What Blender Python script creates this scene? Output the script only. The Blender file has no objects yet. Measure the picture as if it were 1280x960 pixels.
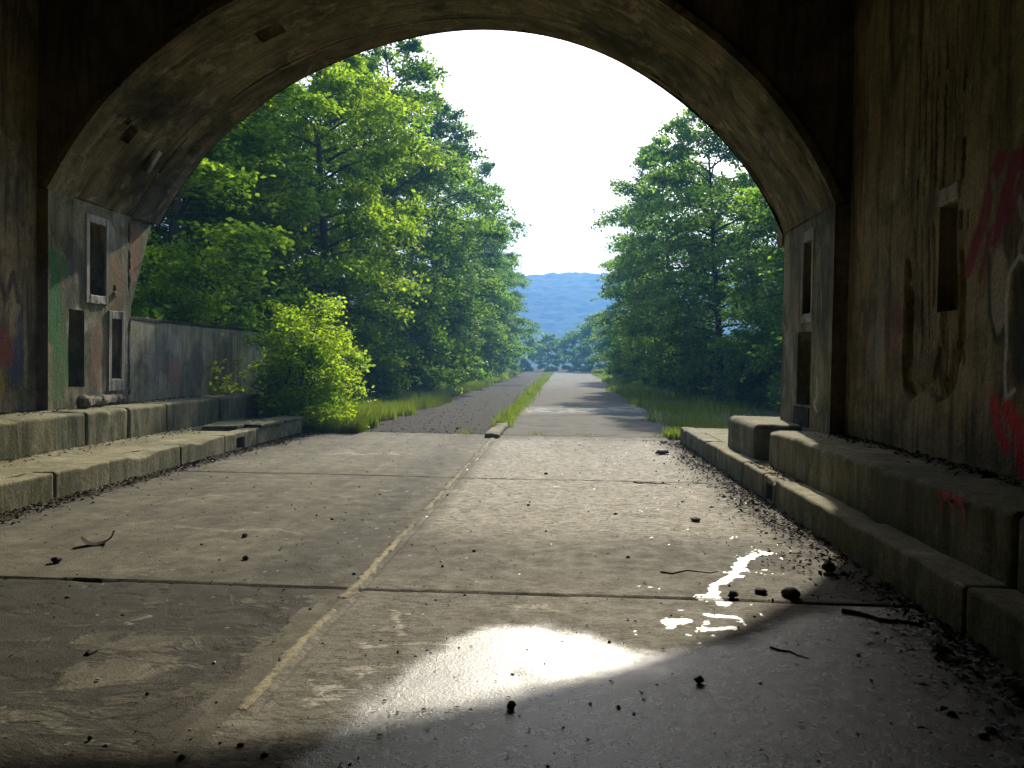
import bpy, bmesh, math, random
import numpy as np
from mathutils import Vector, Matrix, noise as mnoise

# ------------------------------------------------------------------ scene, camera, light
S = bpy.context.scene
COL = S.collection
R = math.radians
S.render.engine = 'CYCLES'
S.cycles.use_denoising = True
S.cycles.max_bounces = 8
S.cycles.diffuse_bounces = 4
S.cycles.glossy_bounces = 3
S.cycles.transmission_bounces = 4
S.cycles.volume_bounces = 0
S.cycles.sample_clamp_indirect = 6.0
S.view_settings.view_transform = 'Standard'
S.view_settings.look = 'None'
S.view_settings.gamma = 1.0
S.view_settings.use_curve_mapping = False
S.view_settings.exposure = 0.8

CAM_H = 1.5
yaw, pitch, roll = 0.061, 0.027, -0.0153
fwd = Vector((-math.sin(yaw)*math.cos(pitch), math.cos(yaw)*math.cos(pitch), -math.sin(pitch)))
rgt = Vector((math.cos(yaw), math.sin(yaw), 0.0))
upv = rgt.cross(fwd)
r2 = rgt*math.cos(roll) - upv*math.sin(roll)
u2 = upv*math.cos(roll) + rgt*math.sin(roll)
cam_d = bpy.data.cameras.new('camera')
cam_d.sensor_fit = 'HORIZONTAL'; cam_d.sensor_width = 36.0
cam_d.lens = 1050.0/1280.0*36.0
cam_d.clip_start = 0.05; cam_d.clip_end = 6000.0
cam = bpy.data.objects.new('camera', cam_d); COL.objects.link(cam)
m = Matrix((r2, u2, -fwd)).transposed().to_4x4(); m.translation = (0, 0, CAM_H)
cam.matrix_world = m
S.camera = cam

SUN_EL, SUN_AZ = R(33.0), R(8.0)            # azimuth to the right of the road axis (+Y)
world = bpy.data.worlds.new('World'); S.world = world
world.use_nodes = True
wt = world.node_tree
bg = wt.nodes['Background']
sky = wt.nodes.new('ShaderNodeTexSky')
sky.sky_type = 'NISHITA'; sky.sun_disc = False
sky.sun_elevation = SUN_EL; sky.sun_rotation = SUN_AZ
sky.air_density = 1.0; sky.dust_density = 2.3; sky.ozone_density = 1.0
wt.links.new(sky.outputs[0], bg.inputs[0]); bg.inputs[1].default_value = 0.15
sun_d = bpy.data.lights.new('sun', 'SUN'); sun_d.energy = 4.6; sun_d.angle = R(0.9)
sun_d.color = (1.0, 0.92, 0.74)
sun = bpy.data.objects.new('sun', sun_d); COL.objects.link(sun)
sdir = Vector((math.sin(SUN_AZ)*math.cos(SUN_EL), math.cos(SUN_AZ)*math.cos(SUN_EL), math.sin(SUN_EL)))
sun.rotation_euler = sdir.to_track_quat('Z', 'Y').to_euler()
sun.location = (4, 30, 40)

# ------------------------------------------------------------------ helpers
def link(o, parent=None):
    COL.objects.link(o)
    if parent: o.parent = parent
    return o

def tag(o, label=None, cat=None, group=None, kind=None):
    if label: o['label'] = label
    if cat: o['category'] = cat
    if group: o['group'] = group
    if kind: o['kind'] = kind
    return o

def empty(name, loc=(0, 0, 0), label=None, cat=None, group=None):
    o = bpy.data.objects.new(name, None); COL.objects.link(o); o.location = loc
    return tag(o, label, cat, group)

def child_local(o, parent):
    """parent o (modelled in world coordinates) to an empty that was only moved"""
    o.parent = parent
    o.matrix_parent_inverse = Matrix.Translation(-Vector(parent.location))
    return o

def obj_bm(name, bm, mat, parent=None, smooth=False):
    me = bpy.data.meshes.new(name)
    bmesh.ops.recalc_face_normals(bm, faces=bm.faces)
    bm.to_mesh(me); bm.free()
    if mat: me.materials.append(mat)
    if smooth:
        for p in me.polygons: p.use_smooth = True
    o = bpy.data.objects.new(name, me); COL.objects.link(o)
    if parent: child_local(o, parent)
    return o

def obj_np(name, verts, faces, mat, parent=None, smooth=False, attrs=None, uv=None):
    """faces: (n,k) int array of one polygon size"""
    verts = np.asarray(verts, np.float32); faces = np.asarray(faces, np.int32)
    me = bpy.data.meshes.new(name)
    n, k = faces.shape
    me.vertices.add(len(verts)); me.vertices.foreach_set('co', verts.ravel())
    me.loops.add(n*k); me.loops.foreach_set('vertex_index', faces.ravel())
    me.polygons.add(n)
    me.polygons.foreach_set('loop_start', np.arange(0, n*k, k, dtype=np.int32))
    me.polygons.foreach_set('loop_total', np.full(n, k, np.int32))
    if smooth: me.polygons.foreach_set('use_smooth', np.ones(n, bool))
    if attrs:
        for an, a in attrs.items():
            a = np.asarray(a, np.float32)
            if a.ndim == 2:
                at = me.attributes.new(an, 'FLOAT_COLOR', 'POINT'); at.data.foreach_set('color', a.ravel())
            else:
                at = me.attributes.new(an, 'FLOAT', 'POINT'); at.data.foreach_set('value', a.ravel())
    if uv is not None:
        ul = me.uv_layers.new(name='uv')
        ul.data.foreach_set('uv', np.asarray(uv, np.float32)[faces.ravel()].ravel())
    me.update(calc_edges=True); me.validate()
    if mat: me.materials.append(mat)
    o = bpy.data.objects.new(name, me); COL.objects.link(o)
    if parent: child_local(o, parent)
    return o

def hash2(i, j, seed):
    n = (i.astype(np.int64)*374761393 + j.astype(np.int64)*668265263 + seed*974711) & 0x7fffffff
    n = ((n ^ (n >> 13))*1274126177) & 0x7fffffff
    return ((n ^ (n >> 16)) & 0xffff)/65535.0

def vn(x, y, seed=0):
    x = np.asarray(x, float); y = np.asarray(y, float)
    i = np.floor(x); j = np.floor(y); fx = x-i; fy = y-j
    i = i.astype(int); j = j.astype(int)
    fx = fx*fx*(3-2*fx); fy = fy*fy*(3-2*fy)
    a = hash2(i, j, seed); b = hash2(i+1, j, seed); c = hash2(i, j+1, seed); d = hash2(i+1, j+1, seed)
    return (a*(1-fx)+b*fx)*(1-fy) + (c*(1-fx)+d*fx)*fy

def fbm(x, y, seed=0, oct=5, g=0.5):
    s = 0; a = 1; t = 0
    for k in range(oct):
        s = s + a*vn(x*2**k, y*2**k, seed+k*17); t += a; a *= g
    return s/t

def sm(e0, e1, x):
    t = np.clip((x-e0)/(e1-e0), 0, 1); return t*t*(3-2*t)

# ------------------------------------------------------------------ materials
class T:
    def __init__(self, name):
        self.m = bpy.data.materials.new(name); self.m.use_nodes = True
        self.t = self.m.node_tree; self.t.nodes.clear()
        self.out = self.t.nodes.new('ShaderNodeOutputMaterial')
        self.geo = None
    def n(self, typ, ins=None, **props):
        nd = self.t.nodes.new('ShaderNode'+typ)
        for k, v in props.items(): setattr(nd, k, v)
        if ins:
            for k, v in ins.items(): self.put(nd.inputs[k], v)
        return nd
    def put(self, sock, v):
        if hasattr(v, 'is_output'): self.t.links.new(v, sock)
        elif hasattr(v, 'outputs'): self.t.links.new(v.outputs[0], sock)
        elif isinstance(v, (tuple, list)) and len(v) == 3 and sock.type == 'RGBA': sock.default_value = (*v, 1)
        elif sock.type == 'RGBA' and isinstance(v, (int, float)): sock.default_value = (v, v, v, 1)
        else: sock.default_value = v
    def pos(self):
        if not self.geo: self.geo = self.n('NewGeometry')
        return self.geo.outputs['Position']
    def scaled(self, vec, s):
        return self.n('VectorMath', {0: vec, 1: s}, operation='MULTIPLY').outputs[0]
    def noise(self, vec, scale, detail=5, rough=0.6, dist=0.0):
        return self.n('TexNoise', {'Vector': vec, 'Scale': scale, 'Detail': detail, 'Roughness': rough, 'Distortion': dist}).outputs[0]
    def ramp(self, fac, a, b, lo=0.0, hi=1.0):
        r = self.n('MapRange', {0: fac, 1: a, 2: b, 3: lo, 4: hi}, interpolation_type='SMOOTHSTEP'); return r.outputs[0]
    def math(self, op, a, b=0.0, clamp=False):
        x = self.n('Math', operation=op, use_clamp=clamp); self.put(x.inputs[0], a); self.put(x.inputs[1], b); return x.outputs[0]
    def mix(self, fac, a, b, mode='MIX'):
        x = self.n('Mix', data_type='RGBA', blend_type=mode)
        self.put(x.inputs[0], fac); self.put(x.inputs[6], a); self.put(x.inputs[7], b); return x.outputs[2]
    def attr(self, name):
        return self.n('Attribute', attribute_name=name)
    def bump(self, h, dist=0.01, strength=1.0, normal=None):
        b = self.n('Bump', {'Height': h, 'Distance': dist, 'Strength': strength})
        if normal: self.put(b.inputs['Normal'], normal)
        return b.outputs[0]
    def done(self, sh):
        self.t.links.new(sh.outputs[0] if hasattr(sh, 'outputs') else sh, self.out.inputs[0]); return self.m
    def pbr(self, col, rough=0.9, normal=None, spec=0.3, **kw):
        ins = {'Base Color': col, 'Roughness': rough, 'Specular IOR Level': spec}
        if normal: ins['Normal'] = normal
        ins.update(kw)
        return self.n('BsdfPrincipled', ins)

def concrete(name, c1, c2, dark=(.03, .028, .02), streak=.6, stain=.6, moss=.3, mosscol=(.05, .065, .018),
             rough=.9, bump=.006, paint=False, uvstreak=False, pale=None, spec=.25):
    t = T(name); p = t.pos()
    col = t.mix(t.ramp(t.noise(p, 1.1, 8, .68), .35, .65), c1, c2)
    if pale:
        col = t.mix(t.ramp(t.noise(t.scaled(p, (1, 1, .7)), 1.9, 7, .72, .6), .53, .62, 0, .9), col, pale)
    if uvstreak:
        uvn = t.n('UVMap', uv_map='uv').outputs[0]
        sn = t.noise(t.scaled(uvn, (.3, 3.6, 1)), 1.6, 8, .72, .8)
        sn2 = t.noise(t.scaled(uvn, (.7, 9.0, 1)), 1.4, 7, .75, .8)
    else:
        sn = t.noise(t.scaled(p, (6, 6, .55)), 1.0, 7, .66, .4)
        sn2 = t.noise(t.scaled(p, (22, 22, 1.4)), 1.0, 5, .6, .2)
    col = t.mix(t.ramp(t.noise(p, .75, 7, .7, .5), .48, .66, 0, stain), col, dark)
    col = t.mix(t.ramp(sn, .45, .68, 0, streak), col, dark)
    col = t.mix(t.ramp(sn2, .5, .75, 0, streak*.7), col, dark)
    if moss > 0:
        t.pos(); nz = t.n('SeparateXYZ', {0: t.geo.outputs['Normal']}).outputs[2]
        mm = t.math('SUBTRACT', t.noise(t.scaled(p, (1, 1, .6)), 2.3, 8, .7, .7), t.ramp(nz, .5, .9, -.05, .09))
        col = t.mix(t.ramp(mm, .62-.3*moss, .75-.2*moss, 0, min(1, .35+moss)), col, mosscol)
    if paint:
        a = t.attr('paint')
        br = t.ramp(t.noise(t.scaled(p, (13, 13, 3.0)), 1.6, 9, .8, .6), .26, .52)
        col = t.mix(t.math('MULTIPLY', a.outputs['Alpha'], br, True), col, a.outputs['Color'])
    fine = t.noise(p, 38, 4, .7)
    col = t.mix(1.0, col, t.n('CombineColor', {0: t.ramp(fine, .2, .8, .6, 1.3), 1: t.ramp(fine, .2, .8, .6, 1.3), 2: t.ramp(fine, .2, .8, .62, 1.26)}).outputs[0], 'MULTIPLY')
    h = t.math('ADD', t.math('MULTIPLY', t.noise(p, 14, 6, .7), 1.4), t.math('MULTIPLY', fine, .5))
    h = t.math('ADD', h, t.math('MULTIPLY', sn2, .8))
    pit = t.n('TexVoronoi', {'Vector': p, 'Scale': 26.0, 'Randomness': 1.0}).outputs[0]
    h = t.math('SUBTRACT', h, t.ramp(pit, .05, .2, .7, 0))
    return t.done(t.pbr(col, rough, t.bump(h, bump, 1.0), spec))

def leafmat(name, c1, c2, c3, trans=.42, tcol=1.7, rnd=.5, spec=.3, rough=.5, red=1.25):
    t = T(name)
    ti = t.attr('tint').outputs['Fac']
    ob = t.n('ObjectInfo').outputs['Random']
    col = t.mix(t.ramp(ti, 0, 1), c1, c2)
    col = t.mix(t.math('MULTIPLY', ob, rnd), col, c3)
    tc = t.mix(1.0, col, (tcol*red, tcol*1.08, tcol*.5), 'MULTIPLY')
    a = t.pbr(col, rough, None, spec)
    b = t.n('BsdfTranslucent', {'Color': tc})
    mx = t.n('MixShader', {0: trans}); t.t.links.new(a.outputs[0], mx.inputs[1]); t.t.links.new(b.outputs[0], mx.inputs[2])
    return t.done(mx)

def barkmat(name, c1, c2):
    t = T(name); p = t.pos()
    n1 = t.noise(t.scaled(p, (9, 9, 1.6)), 2.2, 7, .7)
    col = t.mix(t.ramp(n1, .35, .65), c1, c2)
    return t.done(t.pbr(col, .95, t.bump(n1, .03), .1))

def plain(name, c1, c2, scale=8, rough=.9, bump=.004, spec=.2):
    t = T(name); p = t.pos()
    n1 = t.noise(p, scale, 7, .7)
    return t.done(t.pbr(t.mix(t.ramp(n1, .35, .65), c1, c2), rough, t.bump(n1, bump), spec))

M = {}
M['arch'] = concrete('arch concrete', (.31, .255, .14), (.15, .125, .07), streak=.75, stain=.85, moss=.16, uvstreak=True, pale=(.42, .35, .22))
M['pier'] = concrete('pier concrete', (.31, .285, .17), (.20, .185, .105), streak=.65, stain=.55, moss=.42, paint=True, pale=(.36, .33, .25))
M['wall'] = concrete('wall concrete', (.43, .335, .19), (.26, .205, .115), streak=.75, stain=.6, moss=.24, paint=True, bump=.012, pale=(.44, .37, .23))
M['spandrel'] = concrete('spandrel concrete', (.25, .20, .12), (.15, .122, .075), streak=.7, stain=.7, moss=.1)
M['kerb'] = concrete('kerb concrete', (.28, .255, .155), (.20, .185, .10), streak=.35, stain=.35, moss=.5, mosscol=(.09, .095, .028), pale=(.36, .335, .23))
M['ledge'] = concrete('ledge concrete', (.245, .225, .13), (.165, .155, .078), streak=.5, stain=.45, moss=.45, mosscol=(.07, .08, .026), pale=(.30, .28, .20))
M['parapet'] = concrete('parapet concrete', (.38, .36, .25), (.26, .25, .165), streak=.5, stain=.5, moss=.15, paint=True)
M['frame'] = concrete('peeling frame', (.55, .53, .47), (.34, .31, .26), streak=.5, stain=.55, moss=.05)
M['soil'] = plain('dark soil', (.035, .028, .018), (.07, .058, .038), 9, .95, .02)
M['rock'] = plain('dark stone', (.035, .032, .028), (.085, .078, .065), 20, .85, .008)
M['bark'] = barkmat('bark', (.05, .04, .028), (.11, .095, .07))
M['barkgrey'] = barkmat('grey bark', (.085, .078, .062), (.16, .15, .125))
M['oldwood'] = barkmat('rotten wood', (.10, .085, .06), (.30, .275, .22))
M['hill'] = plain('hill forest', (.02, .045, .012), (.045, .08, .022), .12, .95, .5)
M['leaf_bright'] = leafmat('bright leaves', (.05, .11, .012), (.15, .23, .022), (.06, .12, .018), trans=.64, tcol=3.4)
M['leaf_mid'] = leafmat('green leaves', (.03, .07, .014), (.11, .18, .026), (.045, .10, .03), trans=.64, tcol=3.4, red=1.1)
M['leaf_dark'] = leafmat('dark leaves', (.024, .058, .016), (.09, .15, .026), (.036, .085, .028), trans=.62, tcol=3.3, red=1.02)
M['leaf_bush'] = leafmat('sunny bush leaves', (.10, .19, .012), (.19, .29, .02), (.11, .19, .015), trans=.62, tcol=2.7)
M['grass'] = leafmat('grass blades', (.06, .12, .02), (.13, .19, .04), (.1, .14, .03), trans=.52, tcol=2.2)

# litter leaves / pebbles
t = T('dead leaves'); ti = t.attr('tint').outputs['Fac']
cl = t.mix(t.ramp(ti, 0, .8), (.022, .015, .009), (.11, .078, .045)); cl = t.mix(t.ramp(ti, .93, .99), cl, (.40, .35, .28))
M['litter'] = t.done(t.pbr(cl, 1.0, None, .03))

# near road: concrete slabs, masks painted per vertex: R wet, G asphalt wear, B dirt, A pale scuff
def road_material():
    t = T('worn concrete road'); p = t.pos()
    a = t.attr('mask'); sep = t.n('SeparateColor', {0: a.outputs['Color']})
    wet0, wear0, dirt0, scuff0 = sep.outputs[0], sep.outputs[1], sep.outputs[2], a.outputs['Alpha']
    film = t.attr('film').outputs['Fac']
    fine = t.noise(p, 70, 4, .75); mid = t.noise(p, 5, 8, .72); big = t.noise(p, .8, 6, .6, .3)
    brush = t.noise(t.scaled(p, (14.0, 70, 1)), 1.0, 6, .75)
    spk = t.noise(p, 55, 3, .8)
    track = t.noise(t.scaled(p, (2.6, .12, 1)), 1.0, 5, .6)
    col = t.mix(t.ramp(mid, .3, .7), (.138, .127, .088), (.064, .059, .04))
    col = t.mix(t.ramp(big, .42, .62, 0, .55), col, (.065, .056, .038))
    col = t.mix(t.ramp(track, .44, .64, 0, .6), col, (.055, .048, .034))
    col = t.mix(t.ramp(brush, .5, .72, 0, .12), col, (.05, .044, .032))
    col = t.mix(t.ramp(t.noise(p, 1.5, 9, .75, .8), .55, .68, 0, .5), col, (.24, .222, .165))
    col = t.mix(t.ramp(spk, .60, .70, 0, .7), col, (.26, .235, .18))
    col = t.mix(t.ramp(spk, .40, .30, 0, .8), col, (.03, .026, .02))
    col = t.mix(t.ramp(t.noise(p, 2.6, 10, .78, 1.2), .54, .66, 0, .75), col, (.045, .039, .027))
    tone = t.math('ADD', t.attr('tone').outputs['Fac'], 1.0)
    col = t.mix(1.0, col, t.n('CombineColor', {0: tone, 1: tone, 2: tone}).outputs[0], 'MULTIPLY')
    # scraped pale marks
    scr = t.noise(t.scaled(p, (11, 26, 1)), 1.0, 9, .82, .9)
    scf = t.math('MULTIPLY', scuff0, t.ramp(scr, .42, .56), True)
    col = t.mix(scf, col, (.44, .41, .34))
    # asphalt wear (left foreground)
    wn = t.noise(t.scaled(p, (1, 1.6, 1)), 2.1, 9, .72, .9)
    wear = t.ramp(t.math('ADD', t.math('MULTIPLY', wear0, 1.0), t.math('MULTIPLY', t.math('SUBTRACT', wn, .5), 1.5)), .42, .56)
    wear = t.math('MULTIPLY', wear, t.ramp(wear0, .02, .2), True)
    asph = t.mix(t.ramp(t.noise(p, 120, 3, .7), .35, .7), (.013, .0118, .009), (.058, .052, .039))
    asph = t.mix(t.ramp(mid, .35, .65, 0, .5), asph, (.03, .026, .019))
    col = t.mix(t.math('MULTIPLY', wear, .92), col, asph)
    # dirt
    dn = t.ramp(t.math('ADD', dirt0, t.math('MULTIPLY', t.math('SUBTRACT', t.noise(p, 6, 8, .75, .5), .5), 1.1)), .4, .62)
    dn = t.math('MULTIPLY', dn, t.ramp(dirt0, .03, .2), True)
    col = t.mix(dn, col, (.05, .042, .03))
    fl = t.ramp(fine, .2, .8, .62, 1.3)
    col = t.mix(1.0, col, t.n('CombineColor', {0: fl, 1: fl, 2: fl}).outputs[0], 'MULTIPLY')
    # wet: damp concrete darkens; the blue tint paints sky sheen into the colour
    wj = t.math('ADD', wet0, t.math('MULTIPLY', t.math('SUBTRACT', t.noise(p, 3.2, 8, .65, .4), .5), .7))
    wet = t.math('MULTIPLY', t.ramp(t.math('ADD', wj, t.math('MULTIPLY', t.math('SUBTRACT', fine, .5), .55)), .2, .75), t.ramp(wet0, .02, .15), True)
    col = t.mix(wet, col, t.mix(1.0, col, (.20, .225, .26), 'MULTIPLY'))
    rough = t.mix(wet, t.ramp(mid, .3, .7, .74, .92), t.ramp(t.noise(p, 9, 6, .7), .35, .7, .24, .36))
    fm = t.math('MULTIPLY', film, wet, True)
    rough = t.mix(fm, rough, .37)
    h = t.math('ADD', t.math('MULTIPLY', fine, .7), t.math('MULTIPLY', mid, 2.2))
    h = t.math('ADD', h, t.math('MULTIPLY', brush, .4))
    h = t.math('ADD', h, t.math('MULTIPLY', spk, 1.2))
    h = t.math('ADD', h, t.math('MULTIPLY', wear, t.math('MULTIPLY', t.math('SUBTRACT', t.noise(p, 130, 3, .7), 1.2), 1.8)))
    bs = t.n('Bump', {'Height': h, 'Distance': .0045})
    t.put(bs.inputs['Strength'], t.ramp(t.math('MAXIMUM', t.math('MULTIPLY', wet, .10), t.math('MULTIPLY', fm, .6)), 0, 1, 1.0, .10))
    spec = t.ramp(wet, 0, 1, .22, 1.0)
    return t.done(t.pbr(col, rough, bs.outputs[0], spec))
M['road'] = road_material()

def asphalt(name, c1, c2, c3, rough, bump, pale=.0):
    t = T(name); p = t.pos()
    g = t.noise(p, 34, 5, .8); mid = t.noise(p, 1.6, 8, .7, .4)
    col = t.mix(t.ramp(g, .35, .65), c1, c2)
    col = t.mix(t.ramp(mid, .45, .65, 0, .7), col, c3)
    if pale:
        a = t.attr('mask').outputs['Alpha']
        s = t.noise(t.scaled(p, (2.0, 5, 1)), 1.0, 7, .75, .6)
        col = t.mix(t.math('MULTIPLY', a, t.ramp(s, .45, .58), True), col, (.55, .53, .48))
    h = t.math('ADD', g, t.math('MULTIPLY', mid, 1.5))
    return t.done(t.pbr(col, rough, t.bump(h, bump), .15))
M['asphalt_rough'] = asphalt('broken asphalt', (.03, .028, .026), (.085, .079, .07), (.05, .045, .036), .95, .02)
M['asphalt'] = asphalt('old grey asphalt', (.11, .104, .09), (.19, .178, .15), (.07, .066, .055), .92, .01, 1.0)
M['shoulder'] = asphalt('gravel shoulder', (.12, .11, .09), (.24, .22, .19), (.06, .07, .03), .85, .02)
t = T('white chalk'); p = t.pos()
tr = t.n('BsdfTransparent'); df = t.pbr((.62, .60, .55), .9)
mx = t.n('MixShader', {0: t.ramp(t.noise(t.scaled(p, (9, 26, 9)), 1.6, 7, .8), .42, .60)})
t.t.links.new(tr.outputs[0], mx.inputs[1]); t.t.links.new(df.outputs[0], mx.inputs[2]); M['chalk'] = t.done(mx)
M['median'] = concrete('median concrete', (.36, .32, .22), (.22, .195, .13), streak=.4, stain=.7, moss=0, dark=(.08, .07, .05))
t = T('forest floor'); p = t.pos()
gcol = t.mix(t.ramp(t.noise(p, .9, 8, .7), .35, .65), (.03, .032, .014), (.06, .075, .022))
M['ground'] = t.done(t.pbr(gcol, .95, t.bump(t.noise(p, 5, 8, .7), .08), .1))

# ------------------------------------------------------------------ block / grid builders
rng = np.random.default_rng(7); random.seed(7)

def worn_block(bm, x0, x1, y0, y1, z0, z1, bev=.025, seg=3, cut=.11, jit=.007, seed=0):
    tmp = bmesh.new()
    bmesh.ops.create_cube(tmp, size=1)
    for v in tmp.verts:
        v.co = Vector((x0+(v.co.x+.5)*(x1-x0), y0+(v.co.y+.5)*(y1-y0), z0+(v.co.z+.5)*(z1-z0)))
    bmesh.ops.bevel(tmp, geom=list(tmp.edges), offset=bev, segments=seg, profile=.5, affect='EDGES')
    L = y1-y0; n = min(90, int(L/cut))
    for k in range(1, n):
        geom = tmp.verts[:]+tmp.edges[:]+tmp.faces[:]
        bmesh.ops.bisect_plane(tmp, geom=geom, plane_co=(0, y0+L*k/n, 0), plane_no=(0, 1, 0))
    W = x1-x0; n = int(W/cut)
    for k in range(1, n):
        geom = tmp.verts[:]+tmp.edges[:]+tmp.faces[:]
        bmesh.ops.bisect_plane(tmp, geom=geom, plane_co=(x0+W*k/n, 0, 0), plane_no=(1, 0, 0))
    for v in tmp.verts:
        nv = mnoise.noise_vector(v.co*3.1+Vector((seed, 0, 0)))*jit*1.3 + mnoise.noise_vector(v.co*11+Vector((0, seed, 0)))*jit*.7
        v.co += nv
        ch = mnoise.noise(v.co*2.3+Vector((seed*2.7, 1, 4)))
        ex = min(abs(v.co.x-x0), abs(v.co.x-x1)); ez = abs(v.co.z-z1)
        if ch > .25 and ez < bev*1.6 and ex < bev*1.6: v.co.z -= (ch-.25)*.12*min(1, bev/.025)
    me = bpy.data.meshes.new('t'); tmp.to_mesh(me); tmp.free()
    bm.from_mesh(me); bpy.data.meshes.remove(me)

def block_obj(name, mat, parent, *a, **k):
    bm = bmesh.new(); worn_block(bm, *a, **k)
    return obj_bm(name, bm, mat, parent)

def box_bm(bm, x0, x1, y0, y1, z0, z1):
    vs = [bm.verts.new((x, y, z)) for z in (z0, z1) for y in (y0, y1) for x in (x0, x1)]
    for f in ((0, 1, 3, 2), (4, 6, 7, 5), (0, 4, 5, 1), (2, 3, 7, 6), (0, 2, 6, 4), (1, 5, 7, 3)):
        bm.faces.new([vs[i] for i in f])

def face_grid(name, u, v, P, mat, parent=None, holes=(), paint=None, disp=None, uv=None, smooth=True):
    """surface P(u,v,w) on the grid u x v; holes (u0,u1,v0,v1,depth) become real recesses"""
    for h in holes:
        u = np.concatenate([u, [h[0], h[1]]]); v = np.concatenate([v, [h[2], h[3]]])
    u = np.unique(np.round(u, 4)); v = np.unique(np.round(v, 4))
    UU, VV = np.meshgrid(u, v, indexing='ij')
    W = disp(UU, VV) if disp else np.zeros_like(UU)
    X = P(UU.ravel(), VV.ravel(), W.ravel())
    nu, nv_ = len(u), len(v)
    idx = np.arange(nu*nv_).reshape(nu, nv_)
    uc = (u[:-1]+u[1:])/2; vc = (v[:-1]+v[1:])/2
    keep = np.ones((nu-1, nv_-1), bool)
    for h in holes:
        keep &= ~((uc[:, None] > h[0]) & (uc[:, None] < h[1]) & (vc[None] > h[2]) & (vc[None] < h[3]))
    q = np.stack([idx[:-1, :-1], idx[1:, :-1], idx[1:, 1:], idx[:-1, 1:]], -1)[keep]
    vs = [X]; fs = [q]; base = len(X); puv = [np.stack([UU.ravel(), VV.ravel()], -1)]
    for (a, b, c, d, w) in holes:
        cu = np.array([a, b, b, a, a, b, b, a]); cv = np.array([c, c, d, d, c, c, d, d]); cw = np.array([0, 0, 0, 0, w, w, w, w])
        vs.append(P(cu, cv, cw)); puv.append(np.stack([cu, cv], -1))
        fs.append(np.array([[0, 1, 5, 4], [1, 2, 6, 5], [2, 3, 7, 6], [3, 0, 4, 7], [4, 5, 6, 7]])+base); base += 8
    vs = np.concatenate(vs); fs = np.concatenate(fs); puv = np.concatenate(puv)
    attrs = None
    if paint:
        pc = paint(puv[:, 0], puv[:, 1]); attrs = {'paint': pc}
    return obj_np(name, vs, fs, mat, parent, False, attrs, puv if uv is None else uv(puv))

def layers(n):
    return np.zeros((n, 4))
def add_paint(acc, col, a):
    a = np.clip(a, 0, 1)[:, None]; al = acc[:, 3:4]
    na = a+al*(1-a)
    acc[:, :3] = np.where(na > 1e-4, (np.array(col)*a + acc[:, :3]*al*(1-a))/np.maximum(na, 1e-4), acc[:, :3])
    acc[:, 3:4] = na
def stroke(u, v, pts, w, soft=.5):
    d = np.full(u.shape, 9.0)
    for (a, b) in zip(pts[:-1], pts[1:]):
        ax, ay = a; bx, by = b
        L = (bx-ax)**2+(by-ay)**2+1e-9
        tt = np.clip(((u-ax)*(bx-ax)+(v-ay)*(by-ay))/L, 0, 1)
        d = np.minimum(d, np.hypot(u-ax-tt*(bx-ax), v-ay-tt*(by-ay)))
    return 1-sm(w*soft, w, d)
def blob(u, v, cu, cv, ru, rv, seed=0, rag=.5):
    d = np.hypot((u-cu)/ru, (v-cv)/rv)+rag*(fbm(u*4, v*4, seed)-.5)*2
    return 1-sm(.75, 1.05, d)

# ------------------------------------------------------------------ ground, road
def terrain(x, y):
    lx = np.clip(-x-8.6, 0, 60); rx = np.clip(x-9.0, 0, 60)
    k = sm(10, 20, y)*(1-sm(120, 170, y))
    z = -.06 + k*(7.5*sm(0, 15, lx) + 4.5*sm(0, 18, rx))
    z = z + k*.35*(fbm(x*.35, y*.35, 3)-.5)*np.clip(lx+rx, 0, 1)
    return z
gx = np.unique(np.concatenate([np.linspace(-580, -60, 14), np.linspace(-60, 60, 121), np.linspace(60, 580, 14)]))
gy = np.unique(np.concatenate([np.linspace(-280, -20, 6), np.linspace(-20, 180, 160), np.linspace(180, 815, 24)]))
GX, GY = np.meshgrid(gx, gy, indexing='ij')
GZ = terrain(GX, GY)
gi = np.arange(GX.size).reshape(GX.shape)
gq = np.stack([gi[:-1, :-1], gi[1:, :-1], gi[1:, 1:], gi[:-1, 1:]], -1).reshape(-1, 4)
g = obj_np('ground', np.stack([GX.ravel(), GY.ravel(), GZ.ravel()], -1), gq, M['ground'], None, True)
tag(g, kind='structure')

XL, XR, XM = -5.2, 2.25, -1.36
J1, J2, J3 = 5.38, 10.67, 17.05
ry = [2.0]
while ry[-1] < J3: ry.append(ry[-1]+.011+.0028*max(0, ry[-1]-3))
ry = np.array(ry); ry = np.concatenate([np.linspace(-14, 1.9, 40), ry]); ry[-1] = J3
rx = np.linspace(XL-.05, XR+.05, 480)
RX, RY = np.meshgrid(rx, ry, indexing='ij')
x, y = RX.ravel(), RY.ravel()
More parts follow.
